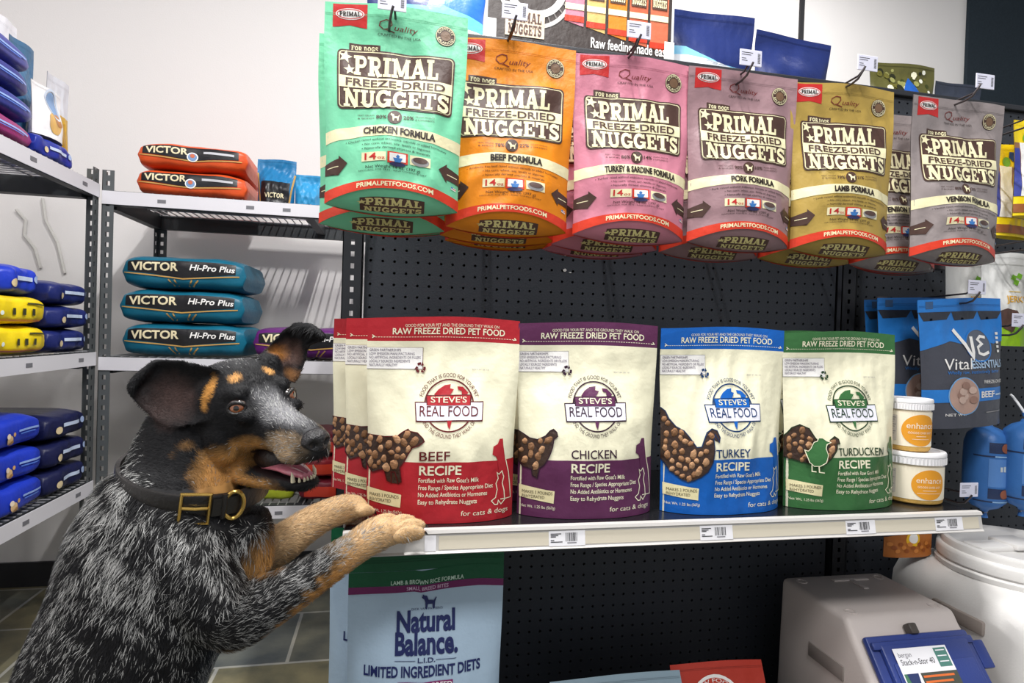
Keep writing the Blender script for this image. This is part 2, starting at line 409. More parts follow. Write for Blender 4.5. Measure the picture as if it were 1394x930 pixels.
upright(-.104, -.062, 'upright'); upright(1.12, 1.162, 'upright')
mb = MB(); mb.bx(1.16, 1.17, YP - .006, YP + .03, .02, 1.745, BLK); mb.build('panel_trim', gon, smooth=False)
mb = MB(); mb.bx(-.104, 2.3, YP - .012, YP + .42, 1.745, 1.76, BLK, .003); mb.build('top_deck', gon, smooth=False)
mb = MB(); mb.bx(-.104, 2.3, .84, YP - .012, .195, .215, BLK, .003); mb.bx(-.09, 2.3, .87, .885, 0, .195, BLK); mb.build('base_deck', gon, smooth=False)
# display shelf
SHZ = .787; SY0 = .955
sh = thing('display_shelf', 'black steel shelf with a pale price rail carrying the recipe pouches and jars', 'shelf', (0, 0, 0))
SHM = mat((30, 30, 33), .22, .25, .02, 200, 'gloss_black_steel')
mb = MB(); mb.bx(-.062, 1.112, SY0 + .004, YP - .014, SHZ - .018, SHZ, SHM, .002); mb.build('shelf_deck', sh, smooth=False)
ALU = mat((206, 203, 200), .35, .1, .02, 200, 'pale_price_rail'); INS = mat((214, 206, 188), .5, 0, 0, 40, 'cream_insert')
mb = MB(); prof = [(SY0 + .004, SHZ), (SY0 - .006, SHZ - .001), (SY0 - .008, SHZ - .006), (SY0 - .005, SHZ - .008), (SY0 - .010, SHZ - .033), (SY0 - .013, SHZ - .036), (SY0 - .010, SHZ - .038), (SY0 + .004, SHZ - .038)]
vs = [(x, y, z) for x in (-.062, 1.124) for (y, z) in prof]; k = len(prof)
mb.add(vs, [(i, i + k, (i + 1) % k + k, (i + 1) % k) for i in range(k)] + [tuple(range(k)), tuple(range(k, 2 * k))[::-1]], ALU); mb.build('price_rail', sh, smooth=False)
mb = MB(); tl = math.atan2(.005, .025)
def railface(x0, x1, z0, z1, m, lift): # patch on the sloped front of the rail; z measured down from the shelf top
    y = lambda z: SY0 - .005 - .005 * (z - .008) / .025 - lift
    return [(x0, y(z1), SHZ - z1), (x1, y(z1), SHZ - z1), (x1, y(z0), SHZ - z0), (x0, y(z0), SHZ - z0)]
mb.add(railface(.085, 1.116, .0105, .031, INS, .0006), [(0, 1, 2, 3)], INS); mb.build('rail_insert', sh, smooth=False)
for s_ in (-.03, 1.1):
    mb = MB(); mb.add([(s_ - .02, SY0 + .05, SHZ - .018), (s_ - .02, YP - .014, SHZ - .018), (s_ - .02, YP - .014, SHZ - .10), (s_ - .017, SY0 + .05, SHZ - .018), (s_ - .017, YP - .014, SHZ - .018), (s_ - .017, YP - .014, SHZ - .10)], [(0, 1, 2), (3, 5, 4), (0, 2, 5, 3)], BLK)
    mb.build('shelf_bracket', sh, smooth=False)
# price labels in the rail
PAP = mat((240, 239, 244), .5, name='paper'); INK = matte((40, 40, 46)); GRY = matte((120, 118, 125))
def barcode(mb, x0, x1, z0, z1, f, seed, vertical=False):
    r = random.Random(seed); x = x0
    while x < x1:
        wd = r.choice((.0006, .0009, .0014)); e = min(x + wd, x1)
        mb.add(f(x, e, z0, z1), [(0, 1, 2, 3)], INK); x += wd + r.choice((.0005, .0009, .0013))
for i, (px, lab) in enumerate([(590, 'small price label at the left end of the pale shelf rail beside the paw'), (772, 'price label with barcode on the shelf rail below the purple chicken pouch'), (975, 'price label with barcode on the shelf rail below the blue turkey pouch'), (1171, 'price label with barcode on the shelf rail below the green turducken pouch'), (1291, 'price label with barcode at the right end of the shelf rail below the jars')]):
    x = at(px, 728, SY0 - .008)[0]; wd = .062; mb = MB()
    if i == 0: x = .0715; wd = .018
    mb.add(railface(x - wd / 2, x + wd / 2, .009, .0325, PAP, .0012), [(0, 1, 2, 3)], PAP)
    mb.add(railface(x - wd / 2, x + wd / 2, .009, .0325, PAP, .0008), [(3, 2, 1, 0)], PAP)
    if i:
        barcode(mb, x - .003, x + .018, .012, .0255, lambda a, b_, c, d: railface(a, b_, c, d, INK, .0015), i)
        for r_, (zz, l) in enumerate(((.0135, .018), (.016, .013), (.018, .009), (.0235, .006), (.026, .02))): mb.add(railface(x - .028, x - .028 + l, zz - .0007, zz + .0007, GRY, .0015), [(0, 1, 2, 3)], INK)
        mb.add(railface(x, x + .016, .027, .0285, GRY, .0015), [(0, 1, 2, 3)], GRY)
    tag(mb.build('price_label', smooth=False), lab, 'price label', 'price labels in the shelf rail')

# ================================================================ slotted-steel wire shelving at the left
ANG = mat((92, 96, 98), .5, .3, .05, 200, 'grey_slotted_angle'); DRK = mat((52, 55, 58), .5, .2, .04, 200, 'dark_steel_beam'); LIP = mat((214, 212, 218), .45, 0, .02, 200, 'white_shelf_lip'); WIRE = mat((190, 190, 192), .35, .6, name='zinc_wire')
def post(mb, x, y, sx, sy):          # L-shaped upright with holes in both faces; corner at x,y, legs going sx, sy
    w_ = .036
    x0, x1 = sorted((x, x + sx * w_)); slotted(mb, x0, x1, y, 0, 1.60, ANG, .011, .015, .034)
    y0, y1 = sorted((y, y + sy * w_)); slotted(mb, y0, y1, x + (.002 if sx > 0 else 0), 0, 1.60, ANG, .011, .015, .034, ax='y')
def wire_deck(mb, x0, x1, y0, y1, z, along):
    if along == 'y':
        n = int((x1 - x0) / .028)
        for i in range(n + 1): x = x0 + (x1 - x0) * i / n; mb.tube([(x, y0, z), (x, y1, z)], .0028, WIRE, 5)
        for y in np.linspace(y0 + .03, y1 - .03, 4): mb.tube([(x0, y, z - .004), (x1, y, z - .004)], .003, WIRE, 5)
    else:
        n = int((y1 - y0) / .028)
        for i in range(n + 1): y = y0 + (y1 - y0) * i / n; mb.tube([(x0, y, z), (x1, y, z)], .0028, WIRE, 5)
        for x in np.linspace(x0 + .03, x1 - .03, 4): mb.tube([(x, y0, z - .004), (x, y1, z - .004)], .003, WIRE, 5)
BX0, BX1, BY0, BY1 = -.95, .26, 2.239, 2.70
un = thing('wire_shelving_unit', 'grey slotted-post wire shelving unit along the back wall behind the dog', 'shelving')
for (x, y, sx, sy) in ((BX0, BY0, 1, 1), (BX1, BY0, -1, 1), (BX0 + .01, BY1, 1, -1), (BX1, BY1, -1, -1)):
    mb = MB(); post(mb, x, y, sx, sy); mb.build('post', un, smooth=False)
BZ = (1.535, .982, .468)
for z in BZ:
    mb = MB(); mb.bx(BX0 + .002, BX1 - .002, BY0 - .004, BY0 - .001, z - .048, z - .004, LIP)
    for x_ in (-.78, -.50, -.38): mb.bx(x_, x_ + .026, BY0 - .0048, BY0 - .003, z - .034, z - .022, mat((112, 112, 118), .5))
    mb.build('shelf_lip', un, smooth=False)
    mb = MB(); mb.bx(BX0 + .002, BX1 - .002, BY0 + .002, BY0 + .03, z - .05, z - .002, DRK); mb.bx(BX0 + .01, BX1, BY1 - .03, BY1 - .004, z - .06, z - .006, DRK)
    for x in (BX0 + .003, BX1 - .04): mb.bx(x, x + .03, BY0 + .03, BY1 - .03, z - .06, z - .006, DRK)
    mb.bx(-.31, -.28, BY0 + .03, BY1 - .03, z - .045, z - .008, DRK)
    mb.build('shelf_beam', un, smooth=False)
    mb = MB(); wire_deck(mb, BX0 + .01, BX1 - .01, BY0 + .004, BY1 - .01, z - .003, 'y'); mb.build('wire_deck', un, smooth=False)
LX1, LX0, LY0, LY1 = -.958, -1.42, 1.02, 2.239
u2 = thing('wire_shelving_unit', 'grey slotted-post wire shelving unit at far left, running towards the camera', 'shelving')
for (x, y, sx, sy) in ((LX1 - .002, LY1 + .0, -1, -1), (LX1 - .002, LY0, -1, 1), (LX0, LY1, 1, -1), (LX0, LY0, 1, 1)):
    mb = MB(); post(mb, x, y, sx, sy); mb.build('post', u2, smooth=False)
# the near-corner post shows its flat leg to the room as well
LZ = (1.556, 1.0, .572)
for z in LZ:
    mb = MB(); mb.bx(LX1 + .001, LX1 + .004, LY0, LY1 - .005, z - .05, z - .006, LIP)
    for y_ in (1.84, 2.12): mb.bx(LX1 + .003, LX1 + .0048, y_, y_ + .03, z - .034, z - .022, mat((112, 112, 118), .5))
    mb.build('shelf_lip', u2, smooth=False)
    mb = MB(); mb.bx(LX1 - .03, LX1 - .004, LY0, LY1 - .005, z - .05, z - .003, DRK); mb.bx(LX0 + .004, LX0 + .03, LY0, LY1 - .005, z - .06, z - .006, DRK)
    for y in (LY0 + .004, LY1 - .05): mb.bx(LX0 + .03, LX1 - .03, y, y + .04, z - .06, z - .006, DRK)
    mb.build('shelf_beam', u2, smooth=False)
    mb = MB(); wire_deck(mb, LX0 + .01, LX1 - .004, LY0 + .01, LY1 - .02, z - .003, 'x'); mb.build('wire_deck', u2, smooth=False)
for i, pts in enumerate(([(22, 285), (35, 300), (33, 320), (47, 338), (55, 365)], [(58, 270), (62, 300), (78, 330), (88, 372)])):
    mb = MB(); P = [at(x, y, YW - .008) for x, y in pts]; mb.tube(P, .006, mat((196, 194, 190), .5, name='white_cable'), 8)
    tag(mb.build('cable'), ['thin white wall cable left of the other one, at the picture edge', 'thin white wall cable right of the other one, nearer the steel post'][i], 'cable')
# ================================================================ hanging pouches
CRM = film((240, 232, 190)); BRN = film((78, 56, 50)); RED = film((214, 62, 40)); RED2 = film((196, 44, 44)); WHT = film((240, 238, 236)); DK = film((46, 36, 34)); SCR = film((120, 44, 40)); BLU = film((60, 120, 190)); GRM = film((150, 148, 150))
def dogicon(a, cx, cy, s, m, layer):
    P = [(-.5, -.28), (-.42, -.5), (-.3, -.4), (-.12, -.36), (-.02, -.1), (.36, -.06), (.52, -.3), (.56, -.26), (.46, .02), (.42, .5), (.3, .5), (.26, .18), (-.06, .2), (-.1, .5), (-.22, .5), (-.26, .02), (-.34, -.14)]
    a.poly([(cx + x * s, cy + y * s) for x, y in P], m, layer)
def nugget_art(col, formula, pct, A, lines):
    a = Art(); V = lambda v: v * A
    wav = lambda q: np.stack([q[:, 0], q[:, 1] + .012 * np.sin((q[:, 0] - .1) * 6.5)], 1)
    # header tab, signature, round seal
    a.poly([(.055, .012), (.29, .012), (.29, V(.125)), (.172, V(.112)), (.055, V(.125))], RED2, 1)
    a.disc(.172, V(.058), .098, WHT, 2, .04); a.ring(.172, V(.058), .088, .005, RED2, 3, ry=.032)
    a.slab('PRIMAL', .10, .244, V(.07), .032, DK, 4)
    P = [(.40, .135), (.375, .12), (.38, .10), (.42, .085), (.455, .09), (.46, .11), (.435, .132), (.40, .138), (.44, .14), (.48, .15)]
    a.stroke([(x, V(y) * .9) for x, y in P], .007, SCR, 2); a.text('uality', .475, V(.122), .036, SCR, 2, w=.16, align='l', shear=.35)
    a.text('CRAFTED IN THE USA', .515, V(.155), .017, DK, 2, w=.30)
    a.disc(.84, V(.115), .072, BRN, 2); a.ring(.84, V(.115), .066, .004, CRM, 3); a.disc(.84, V(.115), .036, film((120, 92, 70)), 3)
    a.arctext('COMPLETE', .84, V(.115), .043, .018, CRM, 4, -165, -15); a.arctext('BALANCED', .84, V(.115), .060, .018, CRM, 4, 165, 15)
    # main badge
    a.warp = wav
    a.poly([(.17, V(.195)), (.385, V(.195)), (.385, V(.24)), (.17, V(.24))], BRN, 1); a.slab('FOR DOGS', .185, .37, V(.228), .032, CRM, 2)
    x0, x1, y0, y1 = .09, .915, V(.232), V(.545)
    def rr(x0, x1, y0, y1, r):
        P = []
        for cx, cy, s in ((x1 - r, y0 + r, -90), (x1 - r, y1 - r, 0), (x0 + r, y1 - r, 90), (x0 + r, y0 + r, 180)):
            P += [(cx + r * math.cos(math.radians(s + 15 * i)), cy + r * math.sin(math.radians(s + 15 * i))) for i in range(7)]
        return P
    a.poly(rr(x0, x1, y0, y1, .035), BRN, 2); a.poly(rr(x0 + .012, x1 - .012, y0 + .012, y1 - .012, .028), CRM, 3); a.poly(rr(x0 + .019, x1 - .019, y0 + .019, y1 - .019, .024), BRN, 4)
    a.rect(x0 + .012, V(.372), x1 - .012, V(.432), CRM, 5, 8)
    a.star(.145, V(.272), .05, CRM, 5, -80); a.star(.175, V(.338), .042, CRM, 5, -100)
    a.slab('PRIMAL', .205, .80, V(.362), V(.105), CRM, 5, .05); a.text('FREEZE-DRIED', .5, V(.422), V(.038), BRN, 6, w=.70, bold=.02)
    a.slab('NUGGETS', .135, .885, V(.532), V(.092), CRM, 5, .05)
    # percentage row, formula band
    a.disc(.5, V(.583), .052, BRN, 2); dogicon(a, .5, V(.583), .062, CRM, 3)
    a.text(pct[0], .405, V(.592), .026, BRN, 2, w=.075, bold=.02); a.text(pct[1], .60, V(.592), .026, BRN, 2, w=.075, bold=.02)
    for k in (0, 1): a.text(('MEAT, ORGANS', '& BONES')[k], .295, V(.578 + .016 * k), .011, BRN, 2, w=.12); a.text(('ORGANIC PRODUCE', '& SUPPLEMENTS')[k], .72, V(.578 + .016 * k), .011, BRN, 2, w=.14)
    a.warp = lambda q: np.stack([q[:, 0], q[:, 1] - .03 * np.sin(q[:, 0] * 3.1)], 1)
    a.rect(.0, V(.655), 1.0, V(.715), CRM, 1, 24)
    a.text(formula, .54, V(.702), V(.034), DK, 3, w=min(.64, .035 * len(formula)), bold=.045)
    for k, t in enumerate(lines): a.text('• ' + t, .52, V(.742 + .024 * k), .017, DK, 2, w=(.74, .5, .5)[k])
    a.warp = None
    # icons row
    a.rect(.27, V(.79), .445, V(.84), CRM, 2); a.text('14', .335, V(.832), .05, RED2, 3, w=.085, bold=.015); a.text('oz', .412, V(.832), .026, RED2, 3, w=.05)
    a.rect(.455, V(.785), .605, V(.848), RED, 2); a.rect(.47, V(.792), .59, V(.838), WHT, 3)
    a.poly([(.495, V(.818)), (.565, V(.818)), (.55, V(.842)), (.51, V(.842))], BLU, 4); a.poly([(.515, V(.81)), (.53, V(.798)), (.545, V(.81)), (.53, V(.822))], BLU, 4)
    a.disc(.53, V(.853), .06, film((50, 50, 90)), 3, .018)
    a.rect(.62, V(.788), .775, V(.842), CRM, 2); a.disc(.698, V(.818), .068, GRM, 3, .036); a.disc(.698, V(.81), .056, film((90, 70, 66)), 4, .022)
    a.text('Net Weight 14 oz. (397 g)', .5, V(.878), .022, DK, 2, w=.40); a.text('NATURAL FOR PETS - RAW COMPLETE DIET', .5, V(.893), .010, DK, 2, w=.5)
    ar = lambda x, s: [(x, V(.815)), (x + s * .10, V(.80)), (x + s * .10, V(.785)), (x + s * .165, V(.83)), (x + s * .10, V(.885)), (x + s * .10, V(.868)), (x, V(.868))]
    a.poly(ar(.0, 1), BRN, 2); a.rect(.02, V(.838), .10, V(.842), CRM, 3)
    a.poly(ar(1., -1), BRN, 2); a.rect(.90, V(.838), .98, V(.842), CRM, 3)
    a.rect(.935, V(.893), .975, V(.906), WHT, 2); a.rect(.935, V(.893), .95, V(.9), BLU, 3); a.rect(.95, V(.897), .975, V(.9), RED2, 3)
    # red foot band
    a.rect(0, V(.945), 1, V(1.0), RED, 2, 30); a.text('PRIMALPETFOODS.COM', .52, V(.984), V(.026), CRM, 3, w=.56, bold=.02)
    return a
def gusset_art():
    g = Art(); W2 = film((200, 190, 130))
    g.rect(.26, .10, .74, .34, BRN, 1, 6); g.slab('PRIMAL', .30, .72, .21, -.10 * -1, W2, 2); g.slab('NUGGETS', .29, .72, .325, .085, W2, 2); g.star(.275, .16, .04, W2, 3)
    g.rect(0, .44, 1, .56, RED, 1, 10); return g
BAGW, BAGH = .238, .338
FORMULA = {}
def nugget_bag(key, col, formula, pct, first, label, seed, loc, rz, group='hanging nugget pouches'):
    p = Pouch(BAGW, BAGH, .072, seed, pinch=.075, vt=.86, vb=.2, arch=.026, wr=.0058 if key == 'venison' else .0042, topc=.003); p.sag = -.040
    t = thing('pet_food_pouch', label, 'pet food pouch', loc, rz, group); bm_ = film(col)
    mb = p.shell(bm_, v1=.905); lines = [first, 'No corn, wheat, soy, lentils or legumes', 'Naturally derived vitamins & minerals']
    a = nugget_art(col, formula, pct, p.A, lines)
    top = Art(); body = Art()
    for e in a.p: (top if e[0][:, 1].max() < .095 * p.A + .001 else body).p.append(e)
    body.lay(mb, p.front, .035); mb.build('pouch_body', t)
    mb = p.shell(bm_, v0=.905, nv=12)
    for yy in (.055, .063): top.stroke([(x, yy * p.A) for x in np.linspace(.004, .996, 24)], .0025, film([int(c * .86) for c in col]), 1)
    top.lay(mb, p.front, .035); o = mb.build('top_seal', t)
    mb = p.gusset(film([int(c * .9) for c in col])); gusset_art().lay(mb, lambda x, y, l: p.gus(2 * np.asarray(x) - 1, np.asarray(y), l), .05); mb.build('bottom_gusset', t)
    return t
HY = 1.075          # depth of the front pouch on each hook
DEFS = [
 ('chicken', (126, 214, 172), 'CHICKEN FORMULA', ('80%', '20%'), 'Chicken raised without antibiotics, steroids or added hormones', 'mint green', -.002, .328, 1.045, -1.0),
 ('beef', (232, 138, 26), 'BEEF FORMULA', ('78%', '22%'), 'Antibiotic free beef raised without steroids or added hormones', 'orange', .202, .300, HY, -1.5),
 ('turkey and sardine', (208, 132, 152), 'TURKEY & SARDINE FORMULA', ('86%', '14%'), 'Turkey raised without antibiotics, steroids or added hormones', 'pink', .436, .298, HY, 0.5),
 ('pork', (160, 128, 134), 'PORK FORMULA', ('90%', '10%'), 'Pork raised without antibiotics, steroids or added hormones', 'dusty mauve', .664, .293, HY, 1.0),
 ('lamb', (178, 150, 76), 'LAMB FORMULA', ('79%', '21%'), 'Lamb raised without antibiotics, steroids or added hormones', 'olive gold', .890, .286, HY, -1.0),
 ('venison', (150, 140, 140), 'VENISON FORMULA', ('80%', '20%'), 'Venison raised without antibiotics, steroids or added hormones', 'grey', 1.168, .294, HY, 1.5),
]
ZB = 1.625 - BAGH
ROOTS = {}
for i, (k, col, fo, pc, li, cn, x, zoff, y, rz) in enumerate(DEFS):
    lab = {'chicken': 'front mint green pouch reading CHICKEN FORMULA, leftmost of the hanging row', 'beef': 'front orange pouch reading BEEF FORMULA hanging beside the mint green one', 'turkey and sardine': 'front pink pouch reading TURKEY & SARDINE FORMULA in the hanging row', 'pork': 'front dusty mauve pouch reading PORK FORMULA hanging between pink and gold ones', 'lamb': 'front olive gold pouch reading LAMB FORMULA in the hanging row', 'venison': 'front crinkled grey pouch reading VENISON FORMULA, rightmost of the hanging row'}[k]
    zb = ZB + (.018 if i == 0 else 0.)
    ROOTS[k] = nugget_bag(k, col, fo, pc, li, lab, i * 7 + 2, (x, y, zb), math.radians(rz))
BEH = [('chicken', -.016, .070, -.022, 0, 'mint green pouch directly behind the front CHICKEN FORMULA pouch'), ('chicken', -.002, .145, -.012, -1, 'mint green pouch at the back of the leftmost hook'),
       ('beef', -.004, .070, -.006, 0, 'orange pouch directly behind the front BEEF FORMULA pouch'), ('beef', .012, .145, -.004, 0, 'orange pouch at the back of its hook, third from the front'),
       ('turkey and sardine', -.022, .070, -.010, 0, 'pink pouch directly behind the front TURKEY & SARDINE pouch'), ('turkey and sardine', -.02, .145, -.010, 0, 'pink pouch at the back of its hook, third from the front'),
       ('pork', -.022, .072, -.012, 0, 'dusty mauve pouch behind the front PORK FORMULA pouch'), ('lamb', -.024, .072, -.012, 0, 'olive gold pouch behind the front LAMB FORMULA pouch'),
       ('venison', -.078, .078, -.012, 2, 'grey pouch half hidden, sticking out left of the front VENISON pouch'), ('venison', .0, .15, -.006, 0, 'grey pouch at the back of the rightmost hook of the row')]
for k, dx, dy, dz, rz, lab in BEH:
    r = ROOTS[k]; dup(r, (r.location.x + dx, r.location.y + dy, r.location.z + dz), (0, 0, math.radians(rz)), lab)

# ================================================================ peg hooks with label holders
STL = mat((92, 86, 88), .35, .8, name='steel_wire'); TAGP = mat((226, 226, 244), .45, 0, 0, 40, 'label_paper')
def hook(px, py, Y, label, wd=.046, low=.022, dx=.0, loop=True):
    T = at(px, py, Y); t = thing('display_hook', label, 'display hook', (float(T[0]), YP, float(T[2])), 0, 'display hooks')
    L = YP - Y; mb = MB()
    mb.box((0, -.0025, -low - .01), (.03, .004, .05), STL, .001); mb.build('back_plate', t)
    mb = MB(); mb.tube([(dx - .004, -.002, -low - .012), (dx - .004, -L + .02, -low - .012), (dx - .003, -L + .006, -low - .008), (dx, -L - .004, -low + .006), (dx + .002, -L - .006, -low + .012)], .0022, STL); mb.build('product_rod', t)
    mb = MB(); mb.tube([(.006, -.002, -low + .002), (.006, -L + .03, -.012), (.003, -L + .004, -.002)], .002, STL); mb.build('label_rod', t)
    mb = MB(); mb.box((0, -L, 0), (wd, .002, wd * .66), TAGP, .0015)
    y = -L - .0013
    for k, (z, l) in enumerate(((.009, .5), (.005, .42), (-.002, .2), (-.006, .26))): mb.add([(-wd * .42, y, z - .0006), (-wd * .42 + l * wd, y, z - .0006), (-wd * .42 + l * wd, y, z + .0006), (-wd * .42, y, z + .0006)], [(0, 1, 2, 3)], INK)
    z = -.009
    while z < .01: mb.add([(wd * .30, y, z), (wd * .42, y, z), (wd * .42, y, z + .0009), (wd * .30, y, z + .0009)], [(0, 1, 2, 3)], INK); z += .0019
    mb.build('price_tag', t, smooth=False); return t
hook(534, 2, 1.012, 'wire hook with price tag above the mint green CHICKEN pouch')
hook(701, 15, 1.035, 'wire hook with price tag above the orange BEEF pouch')
hook(870, 41, 1.035, 'wire hook with price tag above the pink TURKEY & SARDINE pouch')
hook(1022, 79, 1.035, 'wire hook with price tag above the mauve PORK pouch')
hook(1181, 86, 1.035, 'wire hook with price tag above the olive gold LAMB pouch', dx=-.012)
hook(1341, 111, 1.035, 'wire hook with price tag above the grey VENISON pouch', dx=-.02)

# ================================================================ recipe pouches on the shelf
CREAM = film((238, 234, 206)); KIB = [mat(c, .75, 0, .4, 160, 'freeze_dried_nugget', .2, .3) for c in ((176, 136, 102), (156, 116, 84), (134, 98, 70))]
WIND = mat((60, 42, 34), .3, 0, .3, 90, 'clear_window_film')
CONT = [[(-.62, -.42), (-.45, -.62), (-.2, -.78), (.05, -.82), (.02, -.66), (.18, -.62), (.1, -.5), (-.02, -.44), (-.12, -.3), (-.22, -.36), (-.3, -.16), (-.2, -.06), (-.34, -.1), (-.5, -.3)],
        [(.32, -.74), (.55, -.72), (.78, -.5), (.7, -.34), (.52, -.4), (.5, -.56), (.36, -.6)], [(.66, -.3), (.86, -.3), (.93, 0), (.8, .0), (.7, -.12)],
        [(-.1, .3), (.14, .3), (.24, .42), (.1, .62), (.02, .92), (-.06, .78), (-.1, .5)]]
SIL = {'BEEF': [(0, .585), (.12, .59), (.20, .585), (.235, .565), (.27, .55), (.28, .56), (.33, .565), (.365, .59), (.375, .605), (.34, .625), (.30, .635), (.275, .665), (.25, .70), (.22, .73), (.235, .80), (.215, .81), (.19, .755), (.165, .755), (.17, .81), (.14, .80), (.12, .745), (.04, .77), (0, .73)],
       'CHICKEN': [(0, .565), (.03, .58), (.07, .60), (.12, .605), (.17, .585), (.20, .56), (.225, .55), (.245, .565), (.25, .585), (.225, .60), (.215, .64), (.19, .69), (.16, .73), (.13, .75), (.12, .80), (.09, .79), (.08, .755), (.03, .75), (0, .72)],
       'TURKEY': [(0, .44), (.03, .46), (.05, .50), (.09, .54), (.14, .56), (.18, .60), (.22, .645), (.25, .64), (.27, .60), (.29, .565), (.33, .545), (.37, .555), (.385, .59), (.375, .615), (.35, .575), (.335, .60), (.335, .66), (.32, .72), (.29, .77), (.25, .80), (.20, .82), (.16, .83), (.12, .82), (.05, .78), (0, .72)],
       'TURDUCKEN': [(0, .60), (.04, .55), (.09, .53), (.15, .55), (.19, .60), (.22, .63), (.26, .65), (.29, .61), (.33, .59), (.36, .605), (.365, .63), (.34, .63), (.33, .66), (.29, .71), (.25, .74), (.18, .75), (.10, .74), (0, .72)]}
def inpoly(x, y, P):
    c = False; n = len(P)
    for i in range(n):
        x1, y1 = P[i]; x2, y2 = P[i - 1]
        if (y1 > y) != (y2 > y) and x < (x2 - x1) * (y - y1) / (y2 - y1) + x1: c = not c
    return c
def recipe_art(name, col, A):
    C1 = film(col); D1 = film([int(c * .55) for c in col]); a = Art(); V = lambda v: v * A; top = Art()
    top.text('GOOD FOR YOUR PET AND THE GROUND THEY WALK ON', .55, V(.048), .018, CREAM, 2, w=.62); top.text('RAW FREEZE DRIED PET FOOD', .53, V(.085), .04, CREAM, 2, w=.74, bold=.015)
    x = .03
    while x < .98: top.rect(x, V(.098), x + .012, V(.1005), CREAM, 2); x += .018
    top.stroke([(.03, V(.088)), (.045, V(.096)), (.03, V(.104))], .006, CREAM, 2); top.stroke([(.965, V(.09)), (.975, V(.1)), (.955, V(.102))], .006, CREAM, 2)
    a.rect(.0, V(.152), .36, V(.262), D1, 1); a.rect(.0, V(.1535), .357, V(.2605), WHT, 2)
    for k, (t, wd) in enumerate((('GREEN PARTNERSHIPS', .2), ('LOW EMISSION MANUFACTURING', .29), ('NO ARTIFICIAL INGREDIENTS OR FILLERS', .33), ('LOCALLY SOURCED INGREDIENTS', .26), ('NATURALLY HEALTHY', .18))): a.text(t, .015, V(.172 + .019 * k), .017, film((110, 100, 120)), 3, w=wd, align='l')
    for k in range(3):    # recycling arrows
        g = math.radians(120 * k - 90); r = .028; cx, cy = .345, V(.255); p = [(cx + r * math.cos(g + d), cy + r * math.sin(g + d)) for d in (-.75, -.3, .15)]
        a.stroke(p, .016, D1, 4); h = g + .3; a.poly([(cx + r * 1.5 * math.cos(h), cy + r * 1.5 * math.sin(h)), (cx + r * .45 * math.cos(h), cy + r * .45 * math.sin(h)), (cx + r * 1.0 * math.cos(h + .65), cy + r * 1.0 * math.sin(h + .65))], D1, 4)
    a.text('BEST BY 06 14', .74, V(.262), .009, GRM, 2, w=.11)
    # globe emblem
    cx, cy, r = .535, V(.435), .162
    a.ring(cx, cy, r, .009, D1, 2, n=48)
    for P in CONT: a.poly([(cx + r * x_, cy + r * y_) for x_, y_ in P], C1, 2)
    a.poly([(cx - .155, cy - .062), (cx + .15, cy - .068), (cx + .145, cy + .0), (cx - .15, cy + .002)], D1, 3); a.poly([(cx - .147, cy - .056), (cx + .142, cy - .061), (cx + .138, cy + .0), (cx - .143, cy + .002)], C1, 4)
    a.text("STEVE'S", cx - .002, cy - .016, .036, CREAM, 5, w=.24, bold=.01)
    a.poly([(cx - .225, cy - .02), (cx + .228, cy - .028), (cx + .224, cy + .098), (cx - .218, cy + .103)], D1, 2); a.poly([(cx - .218, cy - .012), (cx + .221, cy - .02), (cx + .217, cy + .09), (cx - .211, cy + .095)], film((232, 232, 244)), 3)
    # light serif lettering for the plate
    v = 'REAL FOOD'; a.text(v, cx, cy + .068, .062, D1, 4, w=.385)
    a.arctext('FOOD THAT IS GOOD FOR YOUR PET', cx, cy, r + .018, .024, D1, 2, -163, -17); a.arctext('AND THE GROUND THEY WALK ON', cx, cy, r + .042, .024, D1, 2, 152, 28)
    # lower colour field and lettering
    a.rect(0, V(.748), 1, V(.752), C1, 1, 20); a.rect(0, V(.705), 1, V(1.0), C1, 1, 24)
    tw = {'BEEF': .20, 'CHICKEN': .33, 'TURKEY': .29, 'TURDUCKEN': .42}[name]
    a.text(name, .345, V(.695), .054, D1, 3, w=tw, align='l', bold=.008); a.text('RECIPE', .345, V(.765), .056, CREAM, 3, w=.28, align='l', bold=.02)
    for k, (t, wd) in enumerate((('Fortified with Raw Goat\'s Milk', .40), ('Free Range / Species Appropriate Diet', .50), ('No Added Antibiotics or Hormones', .46), ('Easy to Rehydrate Nuggets', .39))): a.text(t, .342, V(.802 + .0345 * k), .027, CREAM, 3, w=wd, align='l', bold=.008)
    a.text('for cats & dogs', .955, V(.965), .03, CREAM, 3, w=.33, align='r', shear=.1)
    a.poly([(.01, V(.842)), (.235, V(.862)), (.23, V(.925)), (.012, V(.905))], film((236, 226, 180)), 3)
    a.text('MAKES 3 POUNDS', .125, V(.882), .02, film((90, 80, 60)), 4, w=.19); a.text('REHYDRATED', .10, V(.905), .02, film((90, 80, 60)), 4, w=.14); a.text('Net Wt. 1.25 lbs (567g)', .13, V(.955), .018, CREAM, 3, w=.22)
    # sitting dog with cat outline
    dg = [(.86, .685), (.835, .675), (.84, .635), (.87, .625), (.885, .60), (.895, .625), (.91, .60), (.915, .635), (.93, .70), (.955, .77), (.965, .83), (.975, .90), (.90, .90), (.905, .82), (.885, .76), (.87, .70)]
    a.poly([(x_, V(y_)) for x_, y_ in dg], C1, 2); a.stroke([(x_, V(y_)) for x_, y_ in dg[6:13]], .006, CREAM, 3)
    ct = [(x_ + .035, y_) for x_, y_ in [(.80, .905), (.83, .89), (.84, .85), (.83, .82), (.845, .795), (.835, .765), (.85, .775), (.87, .76), (.885, .79), (.875, .82), (.89, .86), (.895, .905), (.87, .925), (.85, .905), (.845, .925), (.825, .925)]]
    a.stroke([(x_, V(y_)) for x_, y_ in ct], .006, CREAM, 3, True)
    return a, top
